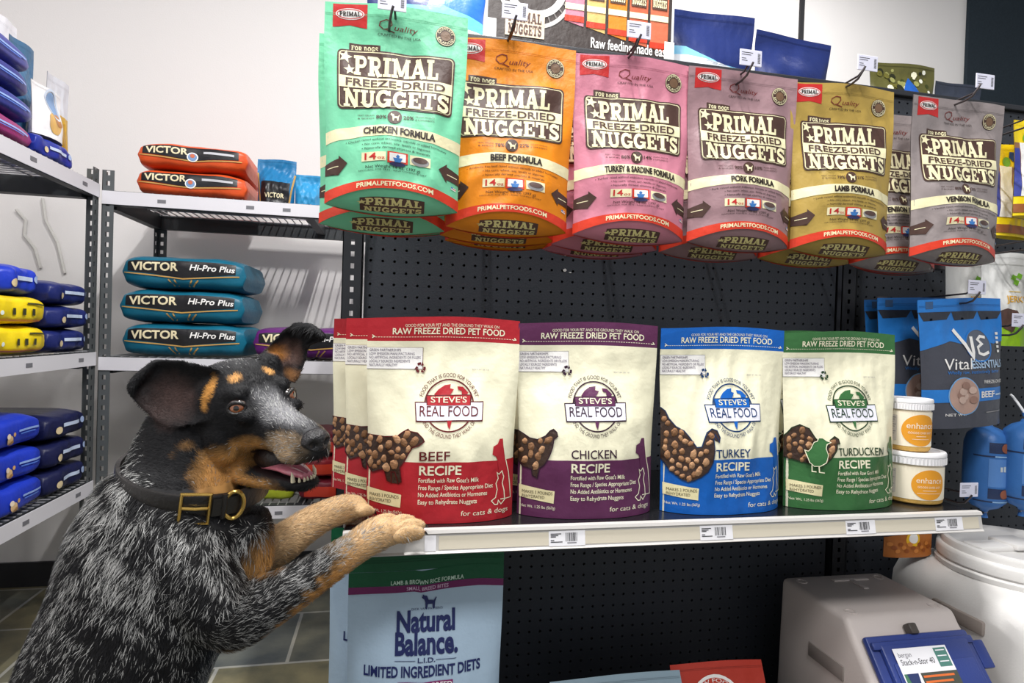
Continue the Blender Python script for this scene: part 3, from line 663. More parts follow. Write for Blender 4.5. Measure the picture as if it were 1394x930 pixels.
RW, RH = .258, .334
def recipe_bag(name, col, label, x, y, rz, seed, H=RH, W=RW, nug=0):
    p = Pouch(W, H, .088, seed, pinch=.05, vt=.87, vb=.28, wr=.0046, lean=.03, topc=.004)
    t = thing('pet_food_pouch', label, 'pet food pouch', (x, y, SHZ + .0008), math.radians(rz), 'recipe pouches on the shelf')
    a, top = recipe_art(name, col, p.A); mb = p.shell(CREAM, v1=.88); a.lay(mb, p.front, .035); mb.build('pouch_body', t)
    mb = p.shell(film(col), v0=.88, nv=14); top.lay(mb, p.front, .035); mb.build('top_seal', t)
    mb = p.gusset(film(col)); mb.build('bottom_gusset', t)
    P = [(x_, y_ * p.A) for x_, y_ in SIL[name]]; g = Art(); g.poly(P, WIND, 3); Q = [(q[0], q[1]) for q in P]
    g.stroke(Q, .006, film([int(c * .5) for c in col]), 4)
    mb = MB(); g.lay(mb, p.front, .03); r = random.Random(seed); R0 = []
    for _ in range(1500):
        qx, qy = r.uniform(0.005, .39), r.uniform(.43, .83) * p.A
        rad = r.uniform(.020, .034)
        if any((qx - a_) ** 2 + (qy - b_) ** 2 < (c_ + rad) ** 2 * .62 for a_, b_, c_ in R0): continue
        if not all(inpoly(qx + rad * .8 * math.cos(k), qy + rad * .8 * math.sin(k), P) for k in np.arange(0, 6.28, .8)): continue
        R0.append((qx, qy, rad))
    for qx, qy, rad in R0:
        c = p.front(np.array([qx]), np.array([qy]), np.array([.0006]))[0]; bm = bmesh.new(); bmesh.ops.create_icosphere(bm, subdivisions=2, radius=1)
        e = r.uniform(.75, 1.3); rot = Matrix.Rotation(r.uniform(0, 6.28), 3, 'Y')
        for v in bm.verts:
            k = 1 + .16 * math.sin(v.co.x * 4 + qx * 90) * math.cos(v.co.z * 5 + qy * 70); q = rot @ Vector((v.co.x * rad * W * e * k, v.co.y * .0035, v.co.z * rad * W / e * k)); v.co = Vector(c) + q
        mb.addbm(bm, r.choice(KIB))
    if name == 'TURDUCKEN':
        d = Art(); D = [(.13, .66), (.15, .625), (.175, .62), (.19, .6), (.215, .6), (.235, .615), (.265, .625), (.235, .635), (.225, .66), (.235, .69), (.22, .73), (.19, .75), (.15, .755), (.115, .735), (.1, .70), (.09, .67), (.11, .675)]
        D = [(.11 + (x_ - .09) * .95, y_) for x_, y_ in D]
        d.poly([(x_, y_ * p.A) for x_, y_ in D], film(col), 18); d.stroke([(x_, y_ * p.A) for x_, y_ in D], .005, CREAM, 19, True)
        for xx in (.15, .2): d.stroke([(xx, .75 * p.A), (xx, .785 * p.A), (xx + .03, .785 * p.A)], .007, CREAM, 18)
        d.lay(mb, p.front, .03)
    o = mb.build('kibble_window', t); o['label'] = 'animal-shaped clear window showing brown nuggets'
    return t
CRED, CPUR, CBLU, CGRN = (176, 36, 46), (94, 44, 82), (18, 96, 186), (58, 110, 62)
b1 = recipe_bag('BEEF', CRED, 'front red and cream pouch reading BEEF RECIPE on the shelf beside the paws', .092, 1.018, -2, 3)
p1 = recipe_bag('CHICKEN', CPUR, 'front purple and cream pouch reading CHICKEN RECIPE on the shelf', .348, 1.018, -1, 14)
t1 = recipe_bag('TURKEY', CBLU, 'blue and cream pouch reading TURKEY RECIPE on the shelf', .612, 1.018, 2, 26)
g1 = recipe_bag('TURDUCKEN', CGRN, 'front green and cream pouch reading TURDUCKEN RECIPE beside the jars', .868, 1.022, 1, 38)
dup(b1, (.050, 1.118, SHZ + .0008), (0, 0, math.radians(-3)), 'red and cream pouch directly behind the front BEEF RECIPE pouch')
dup(b1, (.018, 1.215, SHZ + .0008), (0, 0, math.radians(-6)), 'red and cream pouch furthest back behind the BEEF RECIPE pouches')
dup(p1, (.335, 1.118, SHZ + .0008), (0, 0, math.radians(1)), 'purple and cream pouch hidden behind the front CHICKEN RECIPE pouch')
dup(g1, (.842, 1.122, SHZ + .0008), (0, 0, math.radians(-1)), 'green and cream pouch hidden behind the front TURDUCKEN RECIPE pouch')
# ================================================================ goods on the right of the display
def plain_pouch(name, W, H, D, col, label, loc, rz=0, seed=0, art=None, group=None, cat='pet treat pouch', tilt=0., seal=None, sealcol=None, roll=0., wr=.0026, gus=None, sag=.015, pinch=.06, vb=.3):
    p = Pouch(W, H, D, seed, pinch=pinch, vt=.86, vb=vb, wr=wr, topc=.002); p.sag = sag
    t = thing(name, label, cat, loc, 0, group); t.rotation_euler = (tilt, roll, math.radians(rz))
    mc = film(col); v1 = 1 - (seal or .1)
    mb = p.shell(mc, v1=v1, nu=40, nv=50); a = Art(); top = Art()
    if art: art(a, p.A, top)
    if a.p: a.lay(mb, p.front, .03)
    mb.build('pouch_body', t)
    mb = p.shell(film(sealcol or col), v0=v1, nu=40, nv=8)
    for yy in (.5, .6): top.stroke([(x, (seal or .1) * yy * p.A) for x in np.linspace(.01, .99, 16)], .003, film([int(c * .8) for c in (sealcol or col)]), 1)
    top.lay(mb, p.front, .05); mb.build('top_seal', t)
    mb = p.gusset(film(gus or col)); mb.build('bottom_gusset', t); return t
VB, VG = (44, 124, 206), (72, 74, 84)
def vital_art(a, A, top):
    B = film(VB); V = lambda v: v * A
    a.poly([(0, V(.1)), (1, V(.1)), (1, V(.34)), (.86, V(.36)), (.60, V(.30)), (.50, V(.36)), (.34, V(.33)), (.0, V(.40))], B, 1)
    for (x0, x1) in ((0, .36), (.36, .7), (.7, 1.)): a.poly([(x0, V(.1)), (x1, V(.1)), (x1 - .05, V(.16)), ((x0 + x1) / 2, V(.13)), (x0 + .05, V(.17))], film((52, 56, 66)), 2)
    a.disc(.66, V(.37), .15, film((92, 98, 112)), 2); a.ring(.66, V(.37), .152, .012, B, 3)
    a.stroke([(.38, V(.24)), (.50, V(.36)), (.56, V(.46)), (.575, V(.42)), (.58, V(.30))], .035, WHT, 4)
    a.stroke([(.76, V(.31)), (.69, V(.30)), (.65, V(.325)), (.70, V(.36)), (.64, V(.385)), (.645, V(.43)), (.70, V(.445)), (.77, V(.425))], .026, WHT, 4)
    a.text('Vital', .40, V(.545), .085, WHT, 3, w=.30, align='r', shear=.25, bold=.01) if False else a.text('Vital', .20, V(.55), .10, WHT, 3, w=.32, align='l', shear=.25)
    a.text('ESSENTIALS', .53, V(.545), .07, film((170, 196, 224)), 3, w=.43, align='l', bold=.02)
    a.text('Wholly raw, instinctively better', .56, V(.585), .03, B, 3, w=.66, shear=.2)
    a.text('FREEZE-DRIED', .80, V(.665), .03, WHT, 3, w=.30)
    a.rect(0, V(.70), 1, V(.80), B, 1, 12); a.text('BEEF', .70, V(.772), .055, WHT, 3, w=.20, bold=.03); a.rect(.82, V(.75), .94, V(.764), film((190, 214, 238)), 3)
    a.disc(.40, V(.755), .175, film((120, 170, 220)), 3); a.disc(.40, V(.755), .165, film((176, 146, 134)), 4)
    for i in range(9): g = i * 2.4; a.disc(.40 + .1 * math.cos(g) * (i % 3) / 2, V(.755) + .1 * math.sin(g) * (i % 3) / 2, .045, film((196, 170, 158) if i % 2 else (150, 118, 106)), 5 + i % 3, .035, 9)
    a.text('NET WT.', .30, V(.905), .024, WHT, 3, w=.22); a.rect(.66, V(.885), .92, V(.892), GRM, 3)
    for k in range(5): a.rect(.90, V(.27 + .035 * k), .94, V(.29 + .035 * k), WHT, 3)
    top.rect(.08, .02, .16, .09, film((60, 90, 130)), 1)
v1 = plain_pouch('pet_food_pouch', .238, .285, .055, VG, 'front blue and dark grey pouch with round beef window, hanging right of the shelf', (1.266, 1.125, .925), 3, 51, vital_art, 'blue and grey hanging pouches', 'pet food pouch', seal=.1, sealcol=VB, roll=math.radians(-3))
dup(v1, (1.225, 1.195, .928), (0, math.radians(-1), 0), 'blue and dark grey pouch peeking out left behind the front one with the beef window')
dup(v1, (1.255, 1.262, .930), (0, math.radians(-2), 0), 'blue and dark grey pouch at the back of its hook, third behind the beef window')
hook(1330, 391, 1.085, 'wire hook with price tag above the blue and grey pouches')
# jars
LID = mat((238, 237, 240), .4, 0, 0, 40, 'white_plastic_lid'); JB = mat((236, 222, 196), .25, 0, 0, 40, 'jar_wall', coat=.5); POW = mat((206, 164, 84), .7, 0, .2, 200, 'golden_powder', var=.2); ORG = matte((230, 156, 36)); JCR = matte((246, 236, 214))
def jar(r, h, lid, label, loc):
    t = thing('supplement_jar', label, 'jar', loc, 0, 'stacked orange label jars'); mb = MB()
    mb.lathe([(r * .9, 0), (r * .97, .003), (r * .985, .008), (r * .985, h * .2)], (0, 0, 0), POW, 48)
    mb.lathe([(r * .985, h * .2), (r * .985, h - lid - .004), (r * .93, h - lid), (r * .9, h - lid)], (0, 0, 0), JB, 48); mb.build('jar_body', t)
    mb = MB(); prof = [(r * .95, h - lid), (r * 1.03, h - lid + .001), (r * 1.03, h - lid * .35), (r * 1.05, h - lid * .33), (r * 1.05, h - .003), (r * 1.02, h), (r * .86, h), (r * .84, h - .0015), (1e-6, h - .0015)]
    mb.lathe(prof, (0, 0, 0), LID, 56)
    for k in range(56): g = 2 * math.pi * k / 56; mb.box((r * 1.032 * math.cos(g), r * 1.032 * math.sin(g), h - lid * .7), (.0022, .0022, lid * .5), LID, 0, R=None)
    mb.build('lid', t)
    rx = .27 * (h - lid - .01) / .62 / (2.9 * r) * 1.12; a = Art(); a.rect(0, .0, 1, .58, JCR, 1, 24); a.disc(.5, .30, rx, ORG, 2, .27, n=40); a.text('enhance', .5, .27, .10, JCR, 3, w=1.5 * rx); a.text('GOODS OVER EASY', .5, .36, .035, JCR, 3, w=1.35 * rx); a.rect(.42, .40, .58, .408, JCR, 3); a.rect(.36, .45, .64, .456, JCR, 3); a.rect(.03, .06, .14, .5, matte((214, 206, 196)), 2)
    for k in range(9): a.rect(.045, .1 + .04 * k, .125 - .02 * (k % 3), .108 + .04 * k, GRY, 3)
    hh = h - lid - .01
    def sf(x, y, l): g = (np.asarray(x) - .5) * 2.9 - math.pi / 2 - .18; rr = r * .987 + np.asarray(l); return np.stack([rr * np.cos(g), rr * np.sin(g), .008 + hh * (1 - (np.asarray(y) + .02) / .62) * 1.0], -1)
    mb = MB(); a.lay(mb, sf, .04); mb.build('paper_label', t); return t
J1 = (1.056, 1.045)
jar(.057, .102, .024, 'larger white-lidded jar with orange round label, standing on the shelf end', (J1[0], J1[1], SHZ + .0006))
jar(.041, .104, .022, 'smaller white-lidded jar with orange round label, stacked on the larger jar', (J1[0] - .012, J1[1], SHZ + .1035))
# food rolls
RB = film((62, 116, 186)); RDK = film((44, 58, 92)); RCL = mat((150, 150, 156), .3, .9, name='clip_metal')
def food_roll(label, loc, rz):
    t = thing('food_roll', label, 'food roll', loc, math.radians(rz), 'blue food rolls'); R_, H_ = .047, .205
    pf = [(.006, -.004), (.010, .002), (.028, .010), (.041, .024), (.046, .042), (R_, .07), (R_ * 1.01, .10), (R_, .14), (.046, .165), (.040, .185), (.026, .198), (.010, .205), (.007, .212)]
    mb = MB(); mb.lathe(pf, (0, 0, 0), RB, 40)
    zr = np.array([p[1] for p in pf]); rr_ = np.array([p[0] for p in pf])
    def sf(x, y, l): g = (np.asarray(x) - .5) * 3.0 - math.pi / 2; z = .205 * (1 - np.asarray(y) / 1.4); r = np.interp(z, zr, rr_) + np.asarray(l) * 1.6; return np.stack([r * np.cos(g), r * np.sin(g), z], -1)
    a = Art(); LC = film((206, 214, 214))
    for y_ in (.24, .98):
        a.rect(.22, y_, .95, y_ + .17, RDK, 1, 16); a.disc(.47, y_ + .085, .075, film((150, 92, 70)), 3)
        for k in range(4): a.rect(.60, y_ + .03 + .035 * k, .86 - .05 * (k % 2), y_ + .045 + .035 * k, LC, 3)
        a.rect(0, y_ + .21, 1, y_ + .235, RDK, 1, 16); a.rect(.3, y_ + .21, .9, y_ + .232, film((150, 190, 230)), 2, 10)
    a.rect(.22, .50, .95, .95, film((92, 140, 206)), 1, 14)
    r_ = random.Random(3); x = .38
    while x < .86: h_ = r_.uniform(.07, .1); a.rect(x, .70 - h_, x + .035, .70, LC, 3); x += .052
    hen = [(-.5, -.2), (-.3, -.05), (0, -.05), (.15, -.3), (.2, -.5), (.32, -.45), (.42, -.32), (.36, -.25), (.36, .1), (.15, .32), (.1, .55), (-.02, .55), (-.05, .35), (-.3, .25), (-.5, .05)]
    for cx, cy, s_ in ((.64, .84, .2), (.62, .16, .15)): a.poly([(cx + x * s_, cy + y_ * s_) for x, y_ in hen], film((20, 24, 40)), 3)
    a.lay(mb, sf, .05, .0003); mb.build('roll_casing', t)
    for z in (-.006, .214): m2 = MB(); m2.tube([(-.006, 0, z), (.006, 0, z)], .004, RCL, 8); m2.tube([(0, 0, z), (0, 0, z + (.012 if z > 0 else -.012))], [.005, .008], RB, 8); m2.build('end_clip', t)
    m2 = MB(); m2.tube([(0, 0, .222), (-.004, .02, .25), (-.006, .03, .262), (-.008, .034, .266)], .003, mat((220, 222, 226), .5, name='white_loop'), 8); m2.build('hanging_loop', t)
    return t
q = at(1340, 694, 1.2); food_roll('blue printed food roll with hen pictures, hanging left of the other roll', (float(q[0]), 1.2, float(q[2])), 4)
q = at(1391, 692, 1.15); food_roll('blue printed food roll cut off by the right picture edge', (float(q[0]), 1.15, float(q[2])), -6)
hook(1319, 667, 1.10, 'wire hook with price tag low beside the blue food roll and jars', wd=.048)
hook(1389, 436, 1.10, 'wire hook carrying the blue food rolls near the right picture edge')
# jerky pouches
JW, JG = (226, 226, 224), (150, 196, 40)
def jerky_art(a, A, top):
    V = lambda v: v * A; a.rect(0, V(.80), 1, V(1.), film(JG), 1, 12); a.text('JERKY', .66, V(.53), .10, film((224, 170, 40)), 3, w=.5, bold=.01)
    a.poly([(.2, V(.64)), (.4, V(.60)), (.62, V(.62)), (.72, V(.70)), (.6, V(.80)), (.5, V(.86)), (.3, V(.80)), (.22, V(.72))], film((86, 62, 56)), 3)
    for cx, cy in ((.62, .26), (.74, .24), (.66, .31), (.58, .82), (.75, .78)): a.poly([(cx, V(cy) - .05), (cx + .08, V(cy) - .02), (cx + .04, V(cy) + .06), (cx - .05, V(cy) + .03)], film((120, 180, 50)), 4)
    a.rect(.5, V(.41), .75, V(.42), film((220, 190, 110)), 3); a.rect(0, V(.12), 1, V(.13), film((196, 196, 192)), 1, 8)
j = plain_pouch('pet_treat_pouch', .15, .225, .04, JW, 'middle white pouch with JERKY lettering and green foot', (1.462, 1.2, 1.108), 2, 61, jerky_art, 'white jerky pouches')
dup(j, (1.428, 1.262, 1.108), (0, 0, .02), 'white jerky pouch hidden behind, showing left of the middle one')
dup(j, (1.560, 1.145, 1.108), (0, 0, .0), 'nearest white jerky pouch, cut off by the right picture edge')
hook(1412, 318, 1.10, 'wire hook carrying the white jerky pouches')
# yellow treat pouches
YL = (244, 214, 30)
def yellow_art(a, A, top):
    V = lambda v: v * A; a.rect(0, V(.24), 1, V(.80), film((150, 108, 76)), 1, 10); a.poly([(.12, V(.24)), (.42, V(.24)), (.36, V(.8)), (.10, V(.8))], WHT, 2); a.rect(.0, V(.3), .1, V(.8), film((60, 70, 150)), 2)
    a.poly([(.35, V(.08)), (.6, V(.08)), (.6, V(.14)), (.475, V(.18)), (.35, V(.14))], film((40, 70, 140)), 3); a.disc(.3, V(.19), .1, film((120, 180, 60)), 2); a.rect(0, V(.88), 1, V(.97), film((150, 90, 50)), 2, 8)
y = plain_pouch('pet_treat_pouch', .125, .235, .035, YL, 'nearest yellow and brown treat pouch, cut off by the right picture edge', (1.534, 1.2, 1.425), 0, 71, yellow_art, 'yellow treat pouches')
dup(y, (1.542, 1.262, 1.385), (0, .04, .05), 'yellow and brown treat pouch hanging left of the nearest one')
hook(1408, 150, 1.10, 'wire hook carrying the yellow treat pouches')
# small pouch under the shelf
def small_art(a, A, top):
    V = lambda v: v * A; a.rect(0, V(.0), 1, V(.78), film((46, 48, 56)), 1, 8); a.poly([(0, V(.70)), (.45, V(.62)), (.62, V(.3)), (1, V(.2)), (1, V(1)), (0, V(1))], film((176, 104, 44)), 2); a.disc(.5, V(.72), .13, film((240, 190, 40)), 3); a.disc(.5, V(.71), .08, WHT, 4)
    for i in range(14): a.disc(.08 + .06 * i % .9, V(.8 + .05 * (i % 3)), .05, film((150, 80, 34) if i % 2 else (206, 130, 60)), 4, .035, 8)
plain_pouch('pet_treat_pouch', .14, .155, .03, (150, 90, 44), 'small brown pouch with a yellow disc hanging just below the shelf', (1.212, 1.2, .606), 0, 81, small_art, None)
# top row hangers standing on the gondola deck behind the nuggets
TD = 1.761
NVY = (34, 48, 104); SKY = (120, 190, 226)
def navy_art(a, A, top):
    V = lambda v: v * A; P = [(0, V(.48)), (.15, V(.50)), (.35, V(.62)), (.55, V(.72)), (.8, V(.74)), (1, V(.70))]
    a.poly(P + [(1, V(1)), (0, V(1))], film(SKY), 1); a.poly([(x, y_ + .1) for x, y_ in P] + [(1, V(1)), (0, V(1))], film((226, 232, 240)), 2)
n1 = plain_pouch('pet_food_pouch', .235, .20, .06, NVY, 'navy pouch with pale blue wave on the top deck, beside the product poster', (.812, 1.47, TD), -2, 91, navy_art, 'navy pouches on the top deck', 'pet food pouch', seal=.16)
def navy2(a, A, top): V = lambda v: v * A; a.poly([(0, V(.80)), (.4, V(.84)), (1, V(.80)), (1, V(.9)), (0, V(.9))], film((40, 120, 200)), 1); a.rect(0, V(.9), 1, V(1), WHT, 2)
plain_pouch('pet_food_pouch', .235, .168, .06, NVY, 'navy pouch on the top deck, right of the other navy pouch', (1.045, 1.47, TD), 2, 92, navy2, 'navy pouches on the top deck', 'pet food pouch', seal=.16, roll=math.radians(3))
def bw_art(a, A, top):
    V = lambda v: v * A; P = [(0, V(.50)), (.3, V(.52)), (.6, V(.66)), (1, V(.72))]
    a.poly([(.52, 0 + V(.1)), (1, V(.1)), (1, V(.72)), (.52, V(.62))], film((44, 110, 200)), 1)
    a.poly([(0, V(.62)), (.5, V(.6)), (.52, V(.52)), (.75, V(.60)), (1, V(.66)), (1, V(1)), (0, V(1))], film((110, 200, 240)), 2); a.poly([(0, V(.78)), (1, V(.78)), (1, V(1)), (0, V(1))], WHT, 3)
plain_pouch('pet_food_pouch', .285, .215, .06, NVY, 'wide navy and bright blue pouch on the top deck behind the mint green pouch', (.062, 1.44, TD), 0, 95, bw_art, None, 'pet food pouch', seal=.1)
def camo_art(a, A, top):
    V = lambda v: v * A; r = random.Random(4)
    for i in range(60): a.disc(r.uniform(.05, .95), V(r.uniform(.12, .95)), r.uniform(.02, .06), film(r.choice(((60, 66, 30), (150, 150, 90), (104, 100, 44), (230, 228, 200), (40, 42, 26), (240, 240, 226)))), 1 + i % 5, None, 7)
    a.poly([(.40, V(.62)), (.56, V(.26)), (.74, V(.62))], film((34, 92, 180)), 8); a.disc(.55, V(.86), .3, film((220, 208, 160)), 9, .06); a.rect(.0, V(.72), .35, V(1), film((150, 190, 220)), 7)
c1 = plain_pouch('pet_treat_pouch', .215, .165, .05, (92, 90, 48), 'speckled green pouch with a blue triangle on the top deck above the gold pouch', (1.452, 1.52, TD), -2, 97, camo_art, 'speckled pouches on the top deck')
dup(c1, (1.275, 1.56, TD - .055 + .0552), (0, 0, .1), 'speckled green pouch mostly hidden, left of the one with blue triangle').scale = (.62, .8, .55)
def dk_art(a, A, top):
    V = lambda v: v * A; a.rect(.45, V(.45), 1, V(.9), film((110, 120, 134)), 1, 6); a.rect(.1, V(.4), .4, V(.8), film((50, 70, 120)), 1, 6)
plain_pouch('pet_treat_pouch', .17, .13, .05, (54, 60, 74), 'dark slate pouch on the top deck behind the grey venison pouch', (1.648, 1.52, TD), 2, 99, dk_art, None)
# cardboard poster leaning on the top deck
PB = mat((66, 58, 56), .5, 0, .05, 60, 'poster_print'); t = thing('product_poster', 'dark printed board reading Raw feeding made easy, with white corners, on the top deck', 'poster', (.437, 1.415, TD))
mb = MB(); mb.box((0, .003, .135), (.478, .005, .27), mat((236, 234, 232), .5, name='poster_card'), .001); mb.build('board', t, smooth=False)
a = Art(); K = film
a.rect(.012, .01, .985, .545, K((64, 56, 54)), 1)
# glass bowl picture and block lettering on its left half
a.ring(.25, .20, .19, .02, K((190, 188, 186)), 3, 0, 180, 30, .21); a.ring(.25, .20, .145, .035, K((224, 222, 220)), 4, 0, 180, 30, .15)
for k in range(13): g = math.radians(14 + 12.6 * k); a.stroke([(.25 + .155 * math.cos(g), .2 + .165 * math.sin(g)), (.25 + .182 * math.cos(g), .2 + .20 * math.sin(g))], .008, K((120, 116, 114)), 3)
a.rect(.10, .345, .30, .47, K((226, 206, 180)), 5); a.slab('PRIMAL', .115, .285, .40, .05, K((84, 58, 50)), 6); a.slab('NUGGETS', .115, .285, .46, .05, K((84, 58, 50)), 6)
cols = [(206, 130, 150), (214, 178, 110), (226, 132, 40), (196, 100, 70), (200, 110, 80)]; tops = [(222, 150, 170), (120, 160, 190), (110, 190, 140), (90, 180, 210), (130, 90, 150)]
for i in range(5):
    x = .40 + .115 * i; yb = .36 + .02 * i
    a.poly([(x, -.0 + .012), (x + .108, .012), (x + .104, yb + .02), (x + .008, yb)], K(cols[i]), 3); a.rect(x, .012, x + .108, .10, K(tops[i]), 4)
    a.rect(x + .012, .12, x + .096, .24, K((90, 66, 56)), 5); a.slab('PRIMAL', x + .016, x + .092, .17, .04, CRM, 6); a.slab('NUGGETS', x + .016, x + .092, .23, .04, CRM, 6); a.rect(x + .004, .27, x + .104, .30, CRM, 5); a.rect(x + .003, yb - .03, x + .105, yb, RED, 5)
a.text('Raw feeding made easy', .76, .478, .05, WHT, 5, w=.43, bold=.015)
for x0, x1 in ((.0, .055), (.945, 1.0)): a.rect(x0, .40, x1, .555, WHT, 8)
mb = MB(); a.lay(mb, lambda x, y_, l: np.stack([(np.asarray(x) - .5) * .478, 0 * np.asarray(x) + .0004 - np.asarray(l), .27 - np.asarray(y_) * .478], -1), .3); mb.build('printed_sheet', t, smooth=False)
mb = MB(); mb.box((0, .03, .06), (.06, .05, .12), mat((150, 120, 84), .8, name='cardboard'), .002); mb.build('prop_stand', t, smooth=False)

# ================================================================ goods under the shelf
LB = (176, 200, 222); DGR = (18, 86, 56); PLM = (112, 34, 92); INKB = film((30, 40, 96))
def balance_art(a, A, top):
    V = lambda v: v * A; wv = lambda q: np.stack([q[:, 0], q[:, 1] - .018 * np.sin(q[:, 0] * 5.2 + 3.4) * (q[:, 0] > .45)], 1)
    a.warp = wv; a.rect(0, V(.078), 1, V(.128), film(DGR), 1, 24); a.rect(0, V(.128), 1, V(.152), film(PLM), 2, 24)
    a.text('LAMB & BROWN RICE FORMULA', .5, V(.124), .026, film((196, 222, 206)), 3, w=.47, bold=.015); a.text('SMALL BREED BITES', .5, V(.146), .023, film((214, 180, 210)), 3, w=.27, bold=.01); a.warp = None
    dogicon(a, .51, V(.187), .09, INKB, 3); a.text("DICK VAN PATTEN'S", .5, V(.213), .013, INKB, 3, w=.2)
    a.text('Natural', .495, V(.276), .115, INKB, 3, w=.375, bold=.035); a.text('Balance.', .50, V(.340), .115, INKB, 3, w=.40, bold=.035)
    a.rect(.30, V(.357), .43, V(.3585), INKB, 3); a.rect(.56, V(.357), .69, V(.3585), INKB, 3); a.text('L.I.D.', .5, V(.363), .024, INKB, 3, w=.11, bold=.02)
    a.text('LIMITED INGREDIENT DIETS', .48, V(.402), .055, INKB, 3, w=.74, bold=.03); a.rect(.32, V(.417), .67, V(.443), film((140, 40, 110)), 2); a.text('SMALL', .41, V(.437), .03, WHT, 3, w=.13, bold=.02); a.text('BREED', .60, V(.437), .03, WHT, 3, w=.13, bold=.02); dogicon(a, .505, V(.43), .045, WHT, 3)
    a.poly([(0, V(.72)), (.4, V(.68)), (1, V(.74)), (1, V(1)), (0, V(1))], film((130, 170, 200)), 1)
nb = plain_pouch('dog_food_bag', .268, .508, .10, LB, 'front pale blue bag with dark green top standing under the shelf', (.077, 1.05, .2158), -1, 103, balance_art, 'pale blue bags under the shelf', 'dog food bag', seal=.078, sealcol=DGR, wr=.0022, pinch=.02, vb=.5)
dup(nb, (.036, 1.165, .2158), (0, 0, math.radians(-4)), 'pale blue bag with green top, standing behind the front one, only its left edge showing')
plain_pouch('dog_food_bag', .26, .47, .09, (110, 130, 40), 'olive green bag at the back left, behind the pale blue bags', (.028, 1.275, .2158), -4, 107, None, None, 'dog food bag', sealcol=(40, 150, 90), seal=.22)
def grey_art(a, A, top):
    V = lambda v: v * A; a.poly([(.62, V(.12)), (1, V(.12)), (1, V(.5)), (.75, V(.45))], film((60, 76, 70)), 1); a.stroke([(.58, V(.2)), (.62, V(.24)), (.6, V(.3)), (.64, V(.34))], .012, film((60, 60, 66)), 2); a.rect(0, V(.5), 1, V(1), film((150, 166, 172)), 1, 8)
plain_pouch('dog_food_bag', .27, .225, .08, (138, 160, 174), 'grey blue pouch lying back at the bottom, beside the red pouch', (.455, 1.0, .2368), 0, 109, grey_art, None, 'dog food bag', tilt=math.radians(-28))
def red_art(a, A, top):
    V = lambda v: v * A
    cx, cy = .45, V(.34); a.disc(cx, cy, .27, WHT, 2); a.ring(cx, cy, .215, .05, film((186, 58, 40)), 3); a.arctext('RAW FOOD', cx, cy, .198, .036, WHT, 4, -155, -35); 
    P = [(-.06, .09), (-.03, -.06), (.0, -.10), (.05, -.06), (.03, .0), (.07, .08), (.03, .04), (-.01, .04)]; a.poly([(cx + x * 1.1, cy + y_ * 1.1) for x, y_ in P], film((70, 60, 60)), 4)
    for k in range(5): a.rect(.72, V(.28 + .03 * k), .9, V(.29 + .03 * k), film((226, 150, 130)), 2)
    a.poly([(0, V(.1)), (.06, V(.1)), (.02, V(.6)), (0, V(.6))], film((40, 70, 60)), 2)
plain_pouch('dog_food_bag', .20, .225, .08, (176, 54, 40), 'red pouch with a white round emblem lying back at the bottom', (.672, 1.02, .2358), -3, 113, red_art, None, 'dog food bag', tilt=math.radians(-26))
# stackable bin with navy lid
BG = mat((202, 192, 188), .5, 0, .06, 260, 'beige_plastic'); NV = mat((42, 60, 128), .38, 0, .05, 240, 'navy_plastic'); CLP = mat((70, 64, 60), .4)
st = thing('storage_bin', 'beige stackable food bin with a slanted navy lid, right of the red pouch', 'storage bin', (1.005, 1.09, .2158))
X0, X1 = -.118, .14
def prism(mb, prof, x0, x1, m, bev=.0):
    bm = bmesh.new(); k = len(prof); A_ = [bm.verts.new((x0, y_, z)) for y_, z in prof]; B_ = [bm.verts.new((x1, y_, z)) for y_, z in prof]
    bm.faces.new(A_); bm.faces.new(B_[::-1])
    for i in range(k): bm.faces.new((A_[i], B_[i], B_[(i + 1) % k], A_[(i + 1) % k])[::-1])
    bmesh.ops.recalc_face_normals(bm, faces=bm.faces)
    if bev: bmesh.ops.bevel(bm, geom=list(bm.edges), offset=bev, segments=3, affect='EDGES', profile=.5)
    mb.addbm(bm, m)
mb = MB(); prism(mb, [(.13, 0), (.12, .351), (-.075, .351), (-.095, .322), (-.20, .19), (-.20, 0)], X0, X1, BG, .012)
for (x, y_) in ((X0 + .03, .09), (X1 - .03, .09), (X0 + .03, -.055), (X1 - .03, -.055)): mb.lathe([(.012, .3505), (.012, .3520), (.008, .3520), (.008, .3508), (1e-6, .3508)], (x, y_, 0), BG, 16)
mb.box(((X0 + X1) / 2 + .02, .085, .352), (.09, .014, .004), BG, .0015); mb.box(((X0 + X1) / 2 + .02, .06, .352), (.012, .05, .003), BG, .001)
mb.build('bin_body', st)
mb = MB(); mb.box((X0 - .0005, -.03, .24), (.006, .10, .03), mat((140, 132, 128), .5), .002); mb.build('side_grip', st)
d = Vector((0, -.105, -.132)).normalized(); nrm = Vector((0, -d.z * -1, 0)); nrm = Vector((0, d.z, -d.y)); nrm = nrm if nrm.y < 0 else -nrm
Rl = Matrix((Vector((1, 0, 0)), d, nrm)).transposed(); o0 = Vector(((X0 + X1) / 2 + .002, -.098, .318))
def lidbox(mb, x, s_, w_, l_, h_, m, up=0., bev=.006): mb.box(o0 + Vector((x, 0, 0)) + d * s_ + nrm * (up + h_ / 2), (w_, l_, h_), m, bev, R=Rl)
mb = MB(); lidbox(mb, 0, .082, .232, .165, .014, NV, .002, .005); lidbox(mb, .0, .086, .196, .14, .012, NV, .014, .005); lidbox(mb, .0, .018, .226, .014, .008, NV, .016, .003); lidbox(mb, .0, .10, .176, .10, .004, NV, .025, .002); lid = mb.build('lid', st)
mb = MB(); lidbox(mb, .128, .045, .026, .05, .012, NV, .004, .003); mb.build('latch', lid); mb = MB(); lidbox(mb, -.124, .13, .02, .06, .012, NV, .004, .003); mb.build('latch', lid)
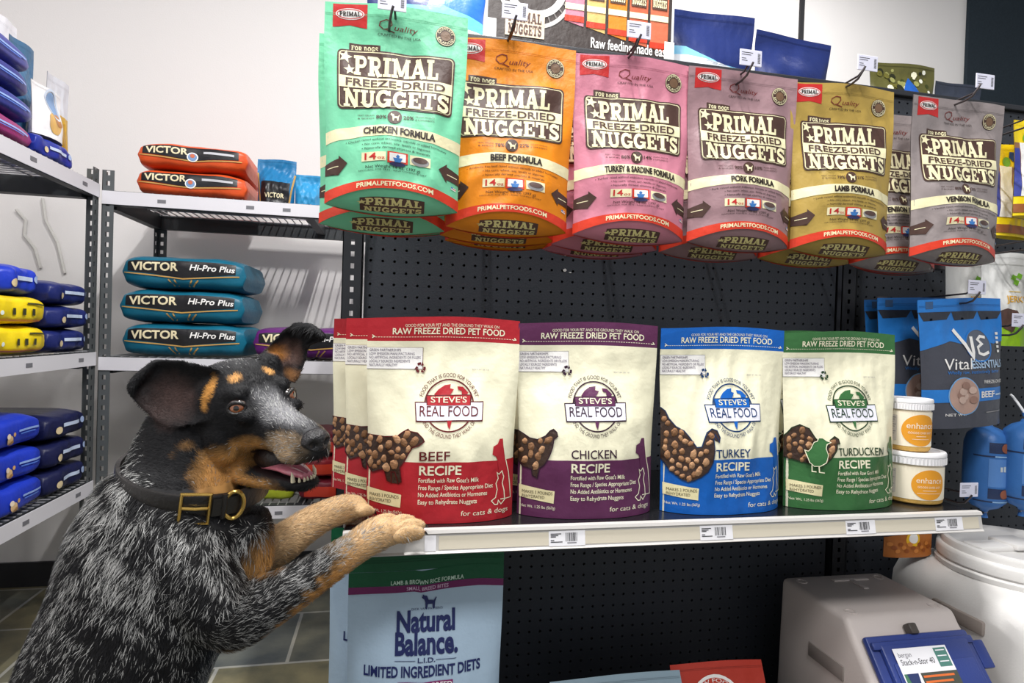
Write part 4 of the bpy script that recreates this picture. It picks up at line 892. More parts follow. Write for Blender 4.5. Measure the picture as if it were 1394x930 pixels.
mb = MB(); lidbox(mb, -.005, -.008, .018, .02, .018, CLP, .004, .003); mb.build('catch', lid)
a = Art(); G1 = matte((70, 74, 66)); a.rect(0, 0, 1, 1.2, PAP, 1); a.text('bergan', .06, .13, .07, GRY, 2, w=.24, align='l'); a.text('Stack-n-Stor 40', .06, .24, .08, INK, 2, w=.62, align='l'); a.rect(.74, .03, .97, .30, matte((80, 130, 120)), 2)
for k in range(3): a.rect(.77, .06 + .08 * k, .94, .075 + .08 * k, PAP, 3)
a.rect(.32, .36, 1, .72, G1, 2); a.rect(.02, .36, .12, .8, matte((70, 120, 90)), 2)
for k in range(4): a.rect(.35, .40 + .075 * k, .92 - .06 * (k % 2), .43 + .075 * k, matte((220, 110, 50)) if k < 2 else PAP, 3)
for y_ in (.36, .74): a.poly([(.07, y_), (.28, y_), (.25, y_ + .2), (.29, y_ + .27), (.11, y_ + .22)], matte((40, 54, 100)), 3)
for k in range(12): a.rect(.45 + .02 * k, .84, .455 + .02 * k + .006 * (k % 3), .98, INK, 2)
for k in range(5): a.rect(.74, .82 + .04 * k, .97, .83 + .04 * k, GRY, 2)
LW = .118
def lf(x, y_, l):
    x = np.asarray(x); P = np.outer(x - .5, [LW, 0, 0]) + np.array(o0 + Vector((-.022, 0, 0)))[None] + np.outer(np.asarray(y_) * LW + .026, np.array(d)) + np.outer(.0295 + np.asarray(l), np.array(nrm)); return P
mb = MB(); a.lay(mb, lf, .5, .0003); o = mb.build('paper_label', lid, smooth=False)
# round-lidded drum
WP = mat((226, 224, 222), .42, 0, .05, 240, 'white_plastic')
dr = thing('food_drum', 'large white plastic drum with a round screw lid in the lower right corner', 'storage drum', (1.405, 1.092, .2158))
mb = MB(); zb = .0
prof = [(.150, 0), (.182, .006), (.196, .03), (.199, .10), (.199, .30), (.197, .335), (.188, .362), (.170, .380), (.150, .388), (.146, .39)]
vs = []; n = 72
for r_, z in prof:
    for k in range(n):
        g = 2 * math.pi * k / n; x, y_ = math.cos(g), math.sin(g); e = 2 + 2.6 * min(1, max(0, (r_ - .146) / .04)); qn = (abs(x) ** e + abs(y_) ** e) ** (-1 / e); vs.append((r_ * x * qn, r_ * y_ * qn, z))
mb.add(vs, [(i * n + k, i * n + (k + 1) % n, (i + 1) * n + (k + 1) % n, (i + 1) * n + k) for i in range(len(prof) - 1) for k in range(n)] + [tuple(range(n))[::-1]], WP); mb.build('drum_body', dr)
mb = MB(); mb.lathe([(.146, .386), (.158, .387), (.160, .392), (.160, .398), (.153, .402), (.153, .404), (.157, .407), (.157, .424), (.154, .430), (.150, .432), (.146, .432)], (0, 0, 0), WP, 64); mb.build('screw_collar', dr)
mb = MB(); mb.lathe([(.148, .424), (.148, .440), (.145, .446), (.136, .448), (.132, .440), (.128, .437), (1e-6, .437)], (0, 0, 0), WP, 64); mb.box((-.005, .01, .442), (.235, .05, .012), WP, .004); mb.box((-.005, .01, .447), (.07, .07, .012), WP, .004); mb.build('lid', dr)
mb = MB(); mb.box((-.1985, -.03, .31), (.012, .12, .03), mat((150, 140, 134), .5), .005); mb.build('side_grip', dr)

# ================================================================ sacks lying on the wire shelves
class Sack:
    def __init__(s, L, D, H, seed=0, lump=.0028): s.L, s.D, s.H, s.lump = L, D, H * .965, lump; r = np.random.RandomState(seed); s.ph = r.uniform(0, 6.28, 8)
    def pos(s, u, a):
        k = (1 - np.abs(u) ** 9) * .32 + .68; k = np.where(np.abs(u) > .95, k * (1 - (np.abs(u) - .95) / .05 * .80), k); c, sn = np.cos(a), np.sin(a); e = 2 / 5.0
        y = s.D / 2 * np.sign(c) * np.abs(c) ** e * (1 - .10 * np.abs(u) ** 6); z = s.H / 2 * np.sign(sn) * np.abs(sn) ** e * k
        l = s.lump * (np.sin(5 * u + s.ph[0] + 2 * a) + .6 * np.sin(9 * u + s.ph[1] - a * 2) + .3 * np.sin(15 * u + s.ph[2] + 3 * a))
        return np.stack([u * s.L / 2, y + l * c, z + .6 * l * sn + s.H / 2 - .04 * s.H * np.abs(u) ** 3], -1)
    def front(s, x, y, lift=0.):
        u = 2 * np.asarray(x) - 1; v = 1 - 2 * np.asarray(y) / (s.H / s.L); a = math.pi - np.arcsin(np.sign(v) * (.9 * np.abs(v)) ** 2.5)
        p = s.pos(u, a); p[..., 1] -= np.asarray(lift) + .0012; return p
    def mesh(s, m):
        u = np.concatenate([np.linspace(-1, -.9, 5), np.linspace(-.86, .86, 26), np.linspace(.9, 1, 5)]); a = np.linspace(0, 2 * math.pi, 41); U, A_ = np.meshgrid(u, a, indexing='ij'); mb = MB(); mb.grid(s.pos(U, A_), m, True)
        for e in (0, len(u) - 1): mb.f.append(tuple(e * 41 + k for k in range(40))[::(1 if e else -1)]); mb.m.append(0)
        return mb
def sack(L, D, H, col, label, loc, rz, seed, art=None, group=None, tilt=0., name='pet_food_sack'):
    s = Sack(L, D, H, seed); mb = s.mesh(film(col))
    if art: a = Art(); art(a, H / L); a.lay(mb, s.front, .06, .0006)
    o = mb.build(name); o.location = loc; o.rotation_euler = (0, tilt, math.radians(rz)); tag(o, label, 'pet food sack', group); return o
BK = film((26, 26, 30)); GLD = film((190, 150, 84)); CRT = film((224, 212, 176))
def vic_art(a, A, sub='Hi-Pro Plus', disc=None):
    V = lambda v: v * A
    a.poly([(.05, V(.12)), (.92, V(.12)), (.92, V(.46)), (.50, V(.66)), (.05, V(.46))], BK, 1); a.stroke([(.02, V(.52)), (.50, V(.69)), (.95, V(.52))], .012, GLD, 2)
    a.text('VICTOR', .27, V(.44), V(.25), CRT, 3, w=.38, bold=.03); a.text(sub, .73, V(.40), V(.18), WHT, 3, w=.36, bold=.02, shear=.2)
    if disc: a.disc(.5, V(.52), V(.19), WHT, 3); a.disc(.5, V(.52), V(.15), film((120, 150, 190)), 4); a.disc(.5, V(.47), V(.08), film((200, 110, 80)), 5)
    else:
        for k in (-.12, -.07, .07, .12): a.stroke([(.5 + k, V(.72)), (.5 + k * .6, V(.93))], .012, GLD, 2)
def vic_or(a, A): vic_art(a, A, '', True); a.rect(.6, A * .27, .88, A * .36, film((190, 190, 196)), 3, 8)
TEAL, ORNG, PURP = (20, 98, 124), (206, 80, 36), (92, 30, 106)
for k in range(3):
    sack(.395, .36, .119, TEAL, ('teal sack with black band, bottom of the stack of three', 'teal sack with black band, middle of the stack of three', 'teal sack with black band, topmost of the stack of three')[k], (-.70 + (.004, -.006, .0)[k], 2.44, .983 + .1165 * k), (0, .6, -.5)[k], 200 + k, vic_art, 'teal sacks on the middle wire shelf')
for k in range(2):
    sack(.35, .34, .094, ORNG, ('orange sack with black band, lower of the two on the top wire shelf', 'orange sack with black band, upper of the two on the top wire shelf')[k], (-.685, 2.43, 1.536 + .0925 * k), (0, .8)[k], 210 + k, vic_or, 'orange sacks on the top wire shelf')
sack(.40, .38, .118, PURP, 'purple sack with black band behind the dog\'s raised ear', (-.275, 2.45, .983), 0, 220, vic_art)
def teal_end(a, A, top): V = lambda v: v * A; a.rect(.12, V(.5), .88, V(.95), BK, 1, 8); a.text('VICTOR', .5, V(.85), .12, CRT, 3, w=.5, bold=.02); a.stroke([(.02, V(.3)), (.12, V(.95))], .04, GLD, 2); a.stroke([(.98, V(.3)), (.88, V(.95))], .04, GLD, 2)
plain_pouch('pet_food_sack', .135, .175, .12, (30, 110, 160), 'crumpled blue sack end standing on the top wire shelf beside the orange sacks', (-.425, 2.36, 1.536), 2, 231, teal_end, None, 'pet food sack', wr=.007)
plain_pouch('pet_food_sack', .095, .13, .08, (50, 140, 190), 'small crumpled blue sack on the top wire shelf, right of the larger blue one', (-.315, 2.37, 1.536), 5, 233, None, None, 'pet food sack', wr=.007)
def red_s(a, A): V = lambda v: v * A; a.rect(.1, V(.3), .9, V(.8), film((220, 70, 50)), 1, 8)
for k in range(3): sack(.22, .30, .082, ((120, 34, 50), (150, 40, 50), (110, 30, 44))[k], ('dark red sack on the low wire shelf, lowest of the stack behind the dog\'s nose', 'dark red sack on the low wire shelf, middle of the stack behind the dog\'s nose', 'dark red sack on the low wire shelf, top of the stack behind the dog\'s nose')[k], (-.20, 2.42, .469 + .081 * k), 0, 240 + k, red_s, 'red sacks on the low wire shelf')
sack(.24, .30, .07, (150, 160, 40), 'yellow green sack lying on the low wire shelf behind the dog\'s jaw', (-.445, 2.43, .469), 0, 247)
# far-left unit: front faces look into the room (+x)
DBL, BLUE = (30, 40, 104), (34, 60, 190)
def puppy(a, A):
    V = lambda v: v * A; a.rect(.70, V(.40), .94, V(.47), film((150, 180, 240)), 3, 8); a.rect(.72, V(.52), .9, V(.56), film((90, 130, 220)), 3, 8)
    a.disc(.60, V(.66), V(.15), film((226, 190, 140)), 3); a.disc(.58, V(.52), V(.09), film((240, 222, 200)), 4); a.disc(.64, V(.50), V(.07), film((220, 170, 110)), 5); a.disc(.62, V(.76), V(.09), film((200, 150, 90)), 4)
def label_w(a, A):
    V = lambda v: v * A; a.rect(.30, V(.35), .75, V(.5), film((200, 214, 240)), 3); a.disc(.85, V(.4), V(.14), film((170, 190, 230)), 3); a.disc(.22, V(.6), V(.15), film((220, 200, 160)), 3)
def yell(a, A):
    V = lambda v: v * A
    for k in range(3): a.rect(.42 + .12 * k, V(.42), .46 + .12 * k, V(.66), film((60, 60, 40)), 3)
    a.rect(.6, V(.2), .9, V(.26), film((70, 70, 40)), 3); a.disc(.25, V(.6), V(.08), film((230, 240, 240)), 3); a.rect(0.02, V(.84), .9, V(.9), film((210, 130, 110)), 2, 8)
def shelf_row(items, z, Xf, gap=.0):
    pass
for k in range(3):
    sack(.22, .36, .072, DBL, ('dark blue sack next to the post on the middle left shelf, bottom of three', 'dark blue sack next to the post on the middle left shelf, middle of three', 'dark blue sack next to the post on the middle left shelf, top of three')[k], (LX1 - .185, 2.098, LZ[1] + .0715 * k), 90, 250 + k, label_w, 'dark blue sacks on the middle left shelf')
for k in range(2):
    sack(.30, .36, .082, (244, 214, 24), ('bright yellow sack on the middle left shelf, lower of the two', 'bright yellow sack on the middle left shelf, upper of the two')[k], (LX1 - .185, 1.835 - .012 * k, LZ[1] + .081 * k), 90, 256 + k, yell, 'yellow sacks on the middle left shelf')
sack(.16, .34, .085, BLUE, 'blue sack lying on top of the yellow sacks', (LX1 - .20, 1.885, LZ[1] + .162), 90, 259, label_w)
sack(.30, .34, .09, (222, 220, 220), 'white sack lying on the yellow sacks at the left picture edge', (LX1 - .19, 1.64, LZ[1] + .162), 90, 260)
for k in range(3):
    sack(.30, .36, .094, (90, 190, 176), ('mint sack on the middle left shelf cut by the picture edge, bottom one', 'mint sack on the middle left shelf cut by the picture edge, middle one', 'mint sack on the middle left shelf cut by the picture edge, top one')[k], (LX1 - .185, 1.52, LZ[1] + .0935 * k), 90, 262 + k, None, 'mint sacks at the picture edge') if k < 1 else None
for k in range(3):
    sack(.225, .36, .082, (26, 30, 70), ('dark navy sack beside the post on the lowest left shelf, bottom of three', 'dark navy sack beside the post on the lowest left shelf, middle of three', 'dark navy sack beside the post on the lowest left shelf, top of three')[k], (LX1 - .185, 2.098, LZ[2] + .0815 * k), 90, 270 + k, label_w, 'dark navy sacks on the lowest left shelf')
    sack(.44, .36, .09, BLUE, ('bright blue puppy sack on the lowest left shelf, bottom of three', 'bright blue puppy sack on the lowest left shelf, middle of three', 'bright blue puppy sack on the lowest left shelf, top of three')[k], (LX1 - .185, 1.762 - .01 * k, LZ[2] + .0895 * k), 90, 276 + k, puppy, 'bright blue sacks on the lowest left shelf')
TC = ((150, 44, 110), (44, 54, 140), (40, 46, 130), (70, 74, 150))
for k in range(4):
    sack(.62, .36, .066, TC[k], ('plum sack at the bottom of the stack on the top left shelf', 'blue sack second from the bottom on the top left shelf', 'dark blue sack third from the bottom on the top left shelf', 'violet blue sack topmost of the stack on the top left shelf')[k], (LX1 - .185, 1.585 - (.0, -.0, .015, .02)[k], LZ[0] + .0655 * k), 90, 282 + k, puppy, 'sacks stacked on the top left shelf')
def white_art(a, A, top): V = lambda v: v * A; a.disc(.45, V(.70), .2, film((214, 170, 96)), 2); a.disc(.6, V(.6), .12, film((176, 120, 70)), 3); a.disc(.6, V(.3), .16, film((120, 150, 190)), 2, .24); a.ring(.6, V(.3), .2, .04, film((200, 210, 226)), 3, ry=.28)
sack(.20, .13, .062, (34, 50, 150), 'dark blue sack lying at the end of the top left shelf, below the white pouch', (LX1 - .075, 2.0, LZ[0] + .0005), 90, 290, label_w)
plain_pouch('pet_food_pouch', .15, .15, .06, (236, 234, 236), 'white pouch with a golden dog picture, leaning on the end of the sack stack', (LX1 - .04, 2.0, LZ[0] + .064), 90, 292, white_art, None, 'pet food pouch', roll=0.)
plain_pouch('pet_food_pouch', .115, .27, .04, (60, 104, 140), 'teal blue pouch standing behind the sack stack on the top left shelf', (LX1 - .10, 1.99, LZ[0] + .064), 90, 294, None, None, 'pet food pouch')
def gold_art(a, A, top): V = lambda v: v * A; a.rect(0, V(.38), 1, V(1), film((200, 156, 40)), 1, 8); a.poly([(.3, V(.5)), (.7, V(.45)), (.6, V(.9))], film((176, 132, 30)), 2)
plain_pouch('pet_food_pouch', .125, .30, .04, (206, 208, 216), 'white and gold pouch standing at the back end of the top left shelf', (LX1 - .09, 2.16, LZ[0] + .001), 90, 296, gold_art, None, 'pet food pouch', seal=.12)
plain_pouch('pet_food_pouch', .12, .42, .04, (226, 226, 232), 'plain white pouch standing left of the teal one on the top left shelf', (LX1 - .175, 2.05, LZ[0] + .001), 90, 298, None, None, 'pet food pouch')
# ================================================================ the dog, hind feet on the floor, front paws on the shelf
def W3(px, py, d): return CAM + ray(px, py) * d
HR = np.array([[0.6452, 0.7623, -0.0516], [-0.7639, 0.6447, -0.0286], [0.0114, 0.0579, 0.9983]]); HO = np.array([-0.1525, 0.8059, 1.0046]); HS = .975
_a = math.radians(-6); _r = np.array([[1, 0, 0], [0, math.cos(_a), -math.sin(_a)], [0, math.sin(_a), math.cos(_a)]]); HR = HR @ _r.T if False else HR @ _r.T
def H3(f, l, u): return HO + HS * (HR @ np.array([f, l, u]))
VIEW = RM.T @ np.array([0, 0, 1.0])
dm = MB(); SK = mat((30, 30, 32), .6, name='coat')
def loft(C_, A_, B_, n=28, e=2.2):       # rings from centre, half-axis vectors
    vs = []; k = len(C_)
    for c, a, b_ in zip(C_, A_, B_):
        for i in range(n):
            g = 2 * math.pi * i / n; x, y = math.cos(g), math.sin(g); q = (abs(x) ** e + abs(y) ** e) ** (-1 / e)
            vs.append(np.array(c) + np.array(a) * x * q + np.array(b_) * y * q)
    fs = [(i * n + j, i * n + (j + 1) % n, (i + 1) * n + (j + 1) % n, (i + 1) * n + j) for i in range(k - 1) for j in range(n)] + [tuple(range(n))[::-1], tuple((k - 1) * n + j for j in range(n))]
    dm.add(vs, fs, SK)
def interp(rows, m=5):                   # smooth spline through rows
    R_ = np.array(rows, float); n = len(R_); out = []
    for i in range(n - 1):
        p0, p1, p2, p3 = R_[max(i - 1, 0)], R_[i], R_[i + 1], R_[min(i + 2, n - 1)]
        for k in range(m):
            t = k / m; out.append(.5 * ((2 * p1) + (p2 - p0) * t + (2 * p0 - 5 * p1 + 4 * p2 - p3) * t * t + (3 * p1 - p0 - 3 * p2 + p3) * t ** 3))
    out.append(R_[-1]); return np.array(out)
def limb(pts, m=5, n=20):                # rows: x,y,z,r(,squash)
    R_ = interp(pts, m); C_ = R_[:, :3]; A_ = []; B_ = []; up = VIEW
    for i in range(len(C_)):
        t = C_[min(i + 1, len(C_) - 1)] - C_[max(i - 1, 0)]; t = t / np.linalg.norm(t); b_ = up - t * (up @ t); b_ /= np.linalg.norm(b_); a = np.cross(t, b_)
        A_.append(a * R_[i, 3]); B_.append(b_ * R_[i, 3] * (R_[i, 4] if R_.shape[1] > 4 else 1))
    loft(C_, A_, B_, n)
def ball(c, r, R=None):
    bm = bmesh.new(); bmesh.ops.create_icosphere(bm, subdivisions=3, radius=1)
    for v in bm.verts:
        q = np.array(v.co) * np.array(r); v.co = Vector(np.array(c) + (R @ q if R is not None else q))
    dm.addbm(bm, SK)
# trunk: px, py, depth, half width (px), half thickness (m)
T = [(270, 572, .805, 58, .055), (262, 610, .800, 66, .062), (256, 645, .792, 74, .068), (241, 690, .78, 97, .083), (226, 745, .772, 112, .093), (196, 830, .765, 110, .098), (158, 920, .76, 112, .098), (127, 1010, .755, 108, .092), (98, 1100, .75, 98, .084), (78, 1170, .75, 92, .085), (66, 1235, .75, 66, .06)]
rows = []
for px, py, d, hw, th in T: p = W3(px, py, d); rows.append((*p, hw * d / FPX, th))
R_ = interp(rows, 6); C_ = R_[:, :3]; A_ = []; B_ = []
for i in range(len(C_)):
    t = C_[min(i + 1, len(C_) - 1)] - C_[max(i - 1, 0)]; t /= np.linalg.norm(t); b_ = VIEW - t * (VIEW @ t); b_ /= np.linalg.norm(b_); a = np.cross(t, b_); A_.append(a * R_[i, 3]); B_.append(b_ * R_[i, 4])
loft(C_, A_, B_, 40, 2.25); SPINE = C_.copy()
# chest keel between the forelegs
limb([(*W3(315, 700, .79), .044), (*W3(314, 740, .79), .050), (*W3(284, 800, .785), .056), (*W3(232, 880, .78), .056), (*W3(172, 970, .77), .05)])
# near foreleg
ball(W3(250, 752, .738), .050)
limb([(*W3(242, 735, .738), .048), (*W3(268, 785, .73), .047), (*W3(295, 822, .727), .037), (*W3(318, 846, .735), .034), (*W3(352, 826, .765), .0335), (*W3(395, 802, .80), .0295), (*W3(440, 774, .835), .0255), (*W3(480, 748, .872), .0225), (*W3(508, 730, .898), .0245), (*W3(526, 723, .912), .0235), (*W3(533, 721, .916), .019)])
ball(W3(318, 858, .737), .012); ball(W3(312, 845, .735), .024)
PAWS = []
def paw(c, fwd, up, s=1.):
    fwd = np.array(fwd) / np.linalg.norm(fwd); up = np.array(up) - fwd * (np.array(up) @ fwd); up /= np.linalg.norm(up); sd = np.cross(fwd, up); c = np.array(c)
    for k, (dx, dl) in enumerate(((-.0205, -.008), (-.0072, .004), (.0072, .004), (.0205, -.008))):
        q = c + sd * dx * s * 1.3 + fwd * dl * s
        Rm = np.stack([fwd, sd, up], 1); ball(q, (.019 * s, .0072 * s, .0105 * s), Rm); ball(q + fwd * .014 * s - up * .003 * s, (.0095 * s, .0075 * s, .0085 * s), Rm)
        PAWS.append((q + fwd * .022 * s - up * .004 * s, fwd * .9 - up * .5))
nf = W3(552, 710, .932) - W3(500, 737, .89); paw(W3(545, 716, .925), nf + np.array([0, 0, -.012]), (0, 0, 1), 1.36); ball(W3(534, 727, .918), (.022, .022, .016))
# far foreleg
ff = W3(505, 688, 1.02) - W3(470, 695, .965)
limb([(*W3(318, 750, .80), .055), (*W3(345, 752, .835), .036), (*W3(382, 740, .865), .0275), (*W3(420, 714, .90), .0235), (*W3(452, 698, .935), .0215), (*W3(476, 692, .965), .0215), (*W3(486, 690, .978), .019), (*W3(490, 690, .984), .014)])
paw(W3(483, 691, .976), ff, (0, 0, 1), 1.05)
# hind legs down to the floor (below the picture)
hip = W3(78, 1150, .75)
for s_ in (-1, 1):
    o = VIEW * .055 * s_; o[2] = 0; b0 = hip + o; fx = np.array([.9, -.1, 0])
    limb([(*(b0 + [0, 0, .03]), .075), (*(b0 + fx * .07 + [0, 0, -.05]), .066), (*(b0 + fx * .12 + [0, 0, -.14]), .044), (*(b0 + fx * .07 + [0, 0, -.21]), .028), (*(b0 + fx * .0 + [0, 0, -.28]), .019), (*(np.array([b0[0] + .02, b0[1], .06])), .016), (*(np.array([b0[0] + .05, b0[1], .03])), .019), (*(np.array([b0[0] + .085, b0[1], .022])), .017)])
    paw((b0[0] + .085, b0[1], .017), fx, (0, 0, 1), 1.05)
limb([(*(hip + [-.07, 0, .02]), .03), (*(hip + [-.13, .02, -.08]), .022), (*(hip + [-.17, .03, -.20]), .018), (*(hip + [-.16, .03, -.32]), .012), (*(hip + [-.13, .03, -.38]), .006)])
# head: f, half width, top, bottom, roundness
HD = [(-.150, .026, -.005, -.060), (-.132, .044, .024, -.080), (-.105, .057, .044, -.094), (-.070, .0625, .0515, -.096), (-.040, .060, .0470, -.088), (-.016, .050, .034, -.070), (.004, .038, .014, -.061), (.024, .030, -.001, -.061), (.045, .0275, -.010, -.063), (.070, .0265, -.017, -.066), (.090, .0245, -.022, -.067), (.104, .019, -.028, -.064), (.112, .011, -.036, -.057)]
R_ = interp(HD, 5); hc = [H3(f, 0, (t + b_) / 2) for f, w_, t, b_ in R_]; ha = [HR[:, 1] * HS * w_ for f, w_, t, b_ in R_]; hb = [HR[:, 2] * HS * (t - b_) / 2 for f, w_, t, b_ in R_]
loft(hc, ha, hb, 36, 2.35)
JD = [(-.060, .040, -.060, -.104), (-.034, .041, -.074, -.112), (-.006, .0335, -.0835, -.113), (.020, .026, -.090, -.1115), (.045, .0215, -.0915, -.109), (.066, .0185, -.0915, -.107), (.080, .014, -.0915, -.1045), (.087, .007, -.092, -.100)]
R_ = interp(JD, 5); loft([H3(f, 0, (t + b_) / 2) for f, w_, t, b_ in R_], [HR[:, 1] * HS * w_ for f, w_, t, b_ in R_], [HR[:, 2] * HS * (t - b_) / 2 for f, w_, t, b_ in R_], 28, 2.4)
for s_ in (-1, 1):
    ball(H3(-.014, s_ * .030, .014), (.020 * HS, .014 * HS, .011 * HS), HR)      # brow
    ball(H3(-.044, s_ * .043, -.045), (.034 * HS, .020 * HS, .034 * HS), HR)     # cheek
    ball(H3(.075, s_ * .014, -.055), (.030 * HS, .0145 * HS, .014 * HS), HR)     # flews
    ball(H3(.012, s_ * .034, -.012), (.014 * HS, .009 * HS, .008 * HS), HR)      # under the eye
# ears: outline seen from the front, hollow in the middle
EARV = []
def ear(outline, depths, mid, md, hollow, th, cup=.018):
    P = [W3(x, y, d) for (x, y), d in zip(outline, depths)]; N = len(P); n_ = 48
    q = []
    for i in range(n_):
        s = i / n_ * N; k = int(s); t = s - k; p0, p1, p2, p3 = P[(k - 1) % N], P[k % N], P[(k + 1) % N], P[(k + 2) % N]
        q.append(.5 * ((2 * p1) + (p2 - p0) * t + (2 * p0 - 5 * p1 + 4 * p2 - p3) * t * t + (3 * p1 - p0 - 3 * p2 + p3) * t ** 3))
    q = np.array(q); c = W3(*mid, md); rings = np.linspace(0, 1, 9)[1:]; vd = c - CAM; vd /= np.linalg.norm(vd)
    fr = [c + vd * cup]; 
    for r in rings: fr += list(c + (q - c) * r + vd * cup * (1 - r ** 2.2))
    fr = np.array(fr); bk = fr + vd * th; bk[1 + 7 * n_:] = fr[1 + 7 * n_:] + vd * th * .6
    F = [(0, 1 + (j + 1) % n_, 1 + j) for j in range(n_)] + [(1 + r * n_ + j, 1 + r * n_ + (j + 1) % n_, 1 + (r + 1) * n_ + (j + 1) % n_, 1 + (r + 1) * n_ + j) for r in range(7) for j in range(n_)]
    o = len(fr); G = [tuple(o + i for i in f[::-1]) for f in F]; L_ = 1 + 7 * n_
    G += [(L_ + j, L_ + (j + 1) % n_, o + L_ + (j + 1) % n_, o + L_ + j) for j in range(n_)]
    dm.add(np.concatenate([fr, bk]), F + G, SK); EARV.append((c, np.array(fr)))
ear([(306, 508), (290, 500), (262, 493), (236, 488), (217, 487), (212, 489), (210, 491), (196, 506), (179, 521), (172, 526), (172, 529), (179, 542), (196, 561), (216, 576), (236, 582), (262, 580), (284, 572), (300, 552)], [.748, .745, .745, .747, .750, .752, .752, .750, .748, .744, .744, .744, .744, .744, .742, .738, .735, .735], (250, 536), .745, 0, .008, .020)
ear([(356, 486), (372, 464), (389, 446), (409, 440), (430, 446), (445, 457), (440, 465), (424, 466), (419, 484), (411, 506), (402, 522), (380, 512)], [.86, .865, .868, .868, .862, .850, .848, .858, .866, .862, .852, .845], (398, 478), .872, 0, .008, .014)
limb([(*W3(398, 446, .866), .0075), (*W3(418, 447, .860), .0085), (*W3(434, 454, .852), .0065), (*W3(442, 460, .848), .004)], 4, 12)
limb([(*W3(213, 491, .752), .0035), (*W3(196, 507, .749), .006), (*W3(181, 524, .744), .0065), (*W3(181, 538, .744), .004)], 4, 12)
for (a0, a1, r0, r1) in ((W3(308, 530, .785), W3(294, 530, .757), .034, .020), (W3(362, 505, .865), W3(385, 498, .868), .028, .018)): limb([(*a0, r0), (*((a0 + a1) / 2), (r0 + r1) / 2), (*a1, r1)], 3, 16)
# one continuous skin
tmp = dm.build('dog_shape', smooth=False, auto=0); md_ = tmp.modifiers.new('remesh', 'REMESH'); md_.mode = 'VOXEL'; md_.voxel_size = .0030; md_.adaptivity = 0
dg_ = bpy.context.evaluated_depsgraph_get(); dg_.update(); me = bpy.data.meshes.new_from_object(tmp.evaluated_get(dg_)); bpy.data.objects.remove(tmp)
nv = len(me.vertices); co = np.empty(nv * 3); me.vertices.foreach_get('co', co); co = co.reshape(-1, 3)
ed = np.empty(len(me.edges) * 2, int); me.edges.foreach_get('vertices', ed); ed = ed.reshape(-1, 2)
deg = np.bincount(ed.ravel(), minlength=nv)[:, None]
def smooth(co, it, lam=.5):
    for _ in range(it):
        acc = np.zeros_like(co)
        for k in range(3): acc[:, k] = np.bincount(ed[:, 0], co[ed[:, 1], k], nv) + np.bincount(ed[:, 1], co[ed[:, 0], k], nv)
        co = co + lam * (acc / np.maximum(deg, 1) - co)
    return co
loc = (co - HO) @ HR / HS                                  # head coordinates f, l, u
rest = smooth(co, 16); fine = smooth(co, 4)
dE = np.min([np.min(np.linalg.norm(co[:, None, :] - c[None, ::4, :], axis=2), axis=1) for _, c in EARV], axis=0) if nv < 400000 else np.ones(nv)
dH = np.linalg.norm(loc - np.array([-.0, 0, -.04]), axis=1)
wt = np.clip((dH - .12) / .06, 0, 1)[:, None]; wt = np.where(dE[:, None] < .012, 0, wt)
co = fine * (1 - wt) + rest * wt; me.vertices.foreach_set('co', co.ravel()); me.update()
nr = np.empty(nv * 3); me.vertices.foreach_get('normal', nr); nr = nr.reshape(-1, 3)
loc = (co - HO) @ HR / HS
# coat colours: soft patches fixed to the body
BLACK, TAN, TANL, GREYW, GREY = [np.array(lin(c)) for c in ((21, 21, 24), (194, 144, 84), (212, 178, 134), (172, 172, 171), (120, 120, 124))]
col = np.tile(BLACK, (nv, 1)); tick = np.zeros(nv)            # tick = share of pale hairs
def noise3(p, s, seed):
    r = np.random.RandomState(seed); z = 0
    for i in range(10):
        k = r.normal(size=3); k /= np.linalg.norm(k); z = z + np.sin((p @ k) * s * r.uniform(.6, 1.7) * 6.28 + r.uniform(0, 6.28))
    return z / 3.2
nA = noise3(co, 22, 1); nB = noise3(co, 60, 2)
def patch(c, w, amt=1., head=False, mirror=True, r=(1, 1, 1), soft=.35, nz=.18, hard=None):
    P = loc if head else co
    if head and mirror: P = P * np.array([1, 0, 1]) + np.abs(P) * np.array([0, 1, 0]); 
    d = np.linalg.norm((P - np.array(c)) / np.array(r) / w, axis=1) + nz * nB * .5
    return np.clip((1 + soft - d) / (2 * soft), 0, 1) * amt
def paint(m_, c):
    global col; col = col * (1 - m_[:, None]) + np.array(c)[None] * m_[:, None]
onhead = np.clip((.16 - np.linalg.norm(loc - np.array([-.03, 0, -.03]), axis=1)) / .03, 0, 1) * 1.0
face = np.clip((.155 - np.linalg.norm((loc - np.array([-.03, 0, -.03])) * np.array([1, 1.25, 1.42]), axis=1)) / .025, 0, 1); face = np.maximum(face, onhead * np.clip((loc[:, 0] + .01) / .03, 0, 1))
bd = 1 - onhead
# ticking on neck, shoulders, chest
zz = co[:, 2]
tk = bd * np.clip(.40 + .26 * nA + .22 * nB, 0.05, .8); tk *= np.clip((zz - .64) / .20, .16, 1)
tick = np.maximum(tick, tk * (dE > .014))
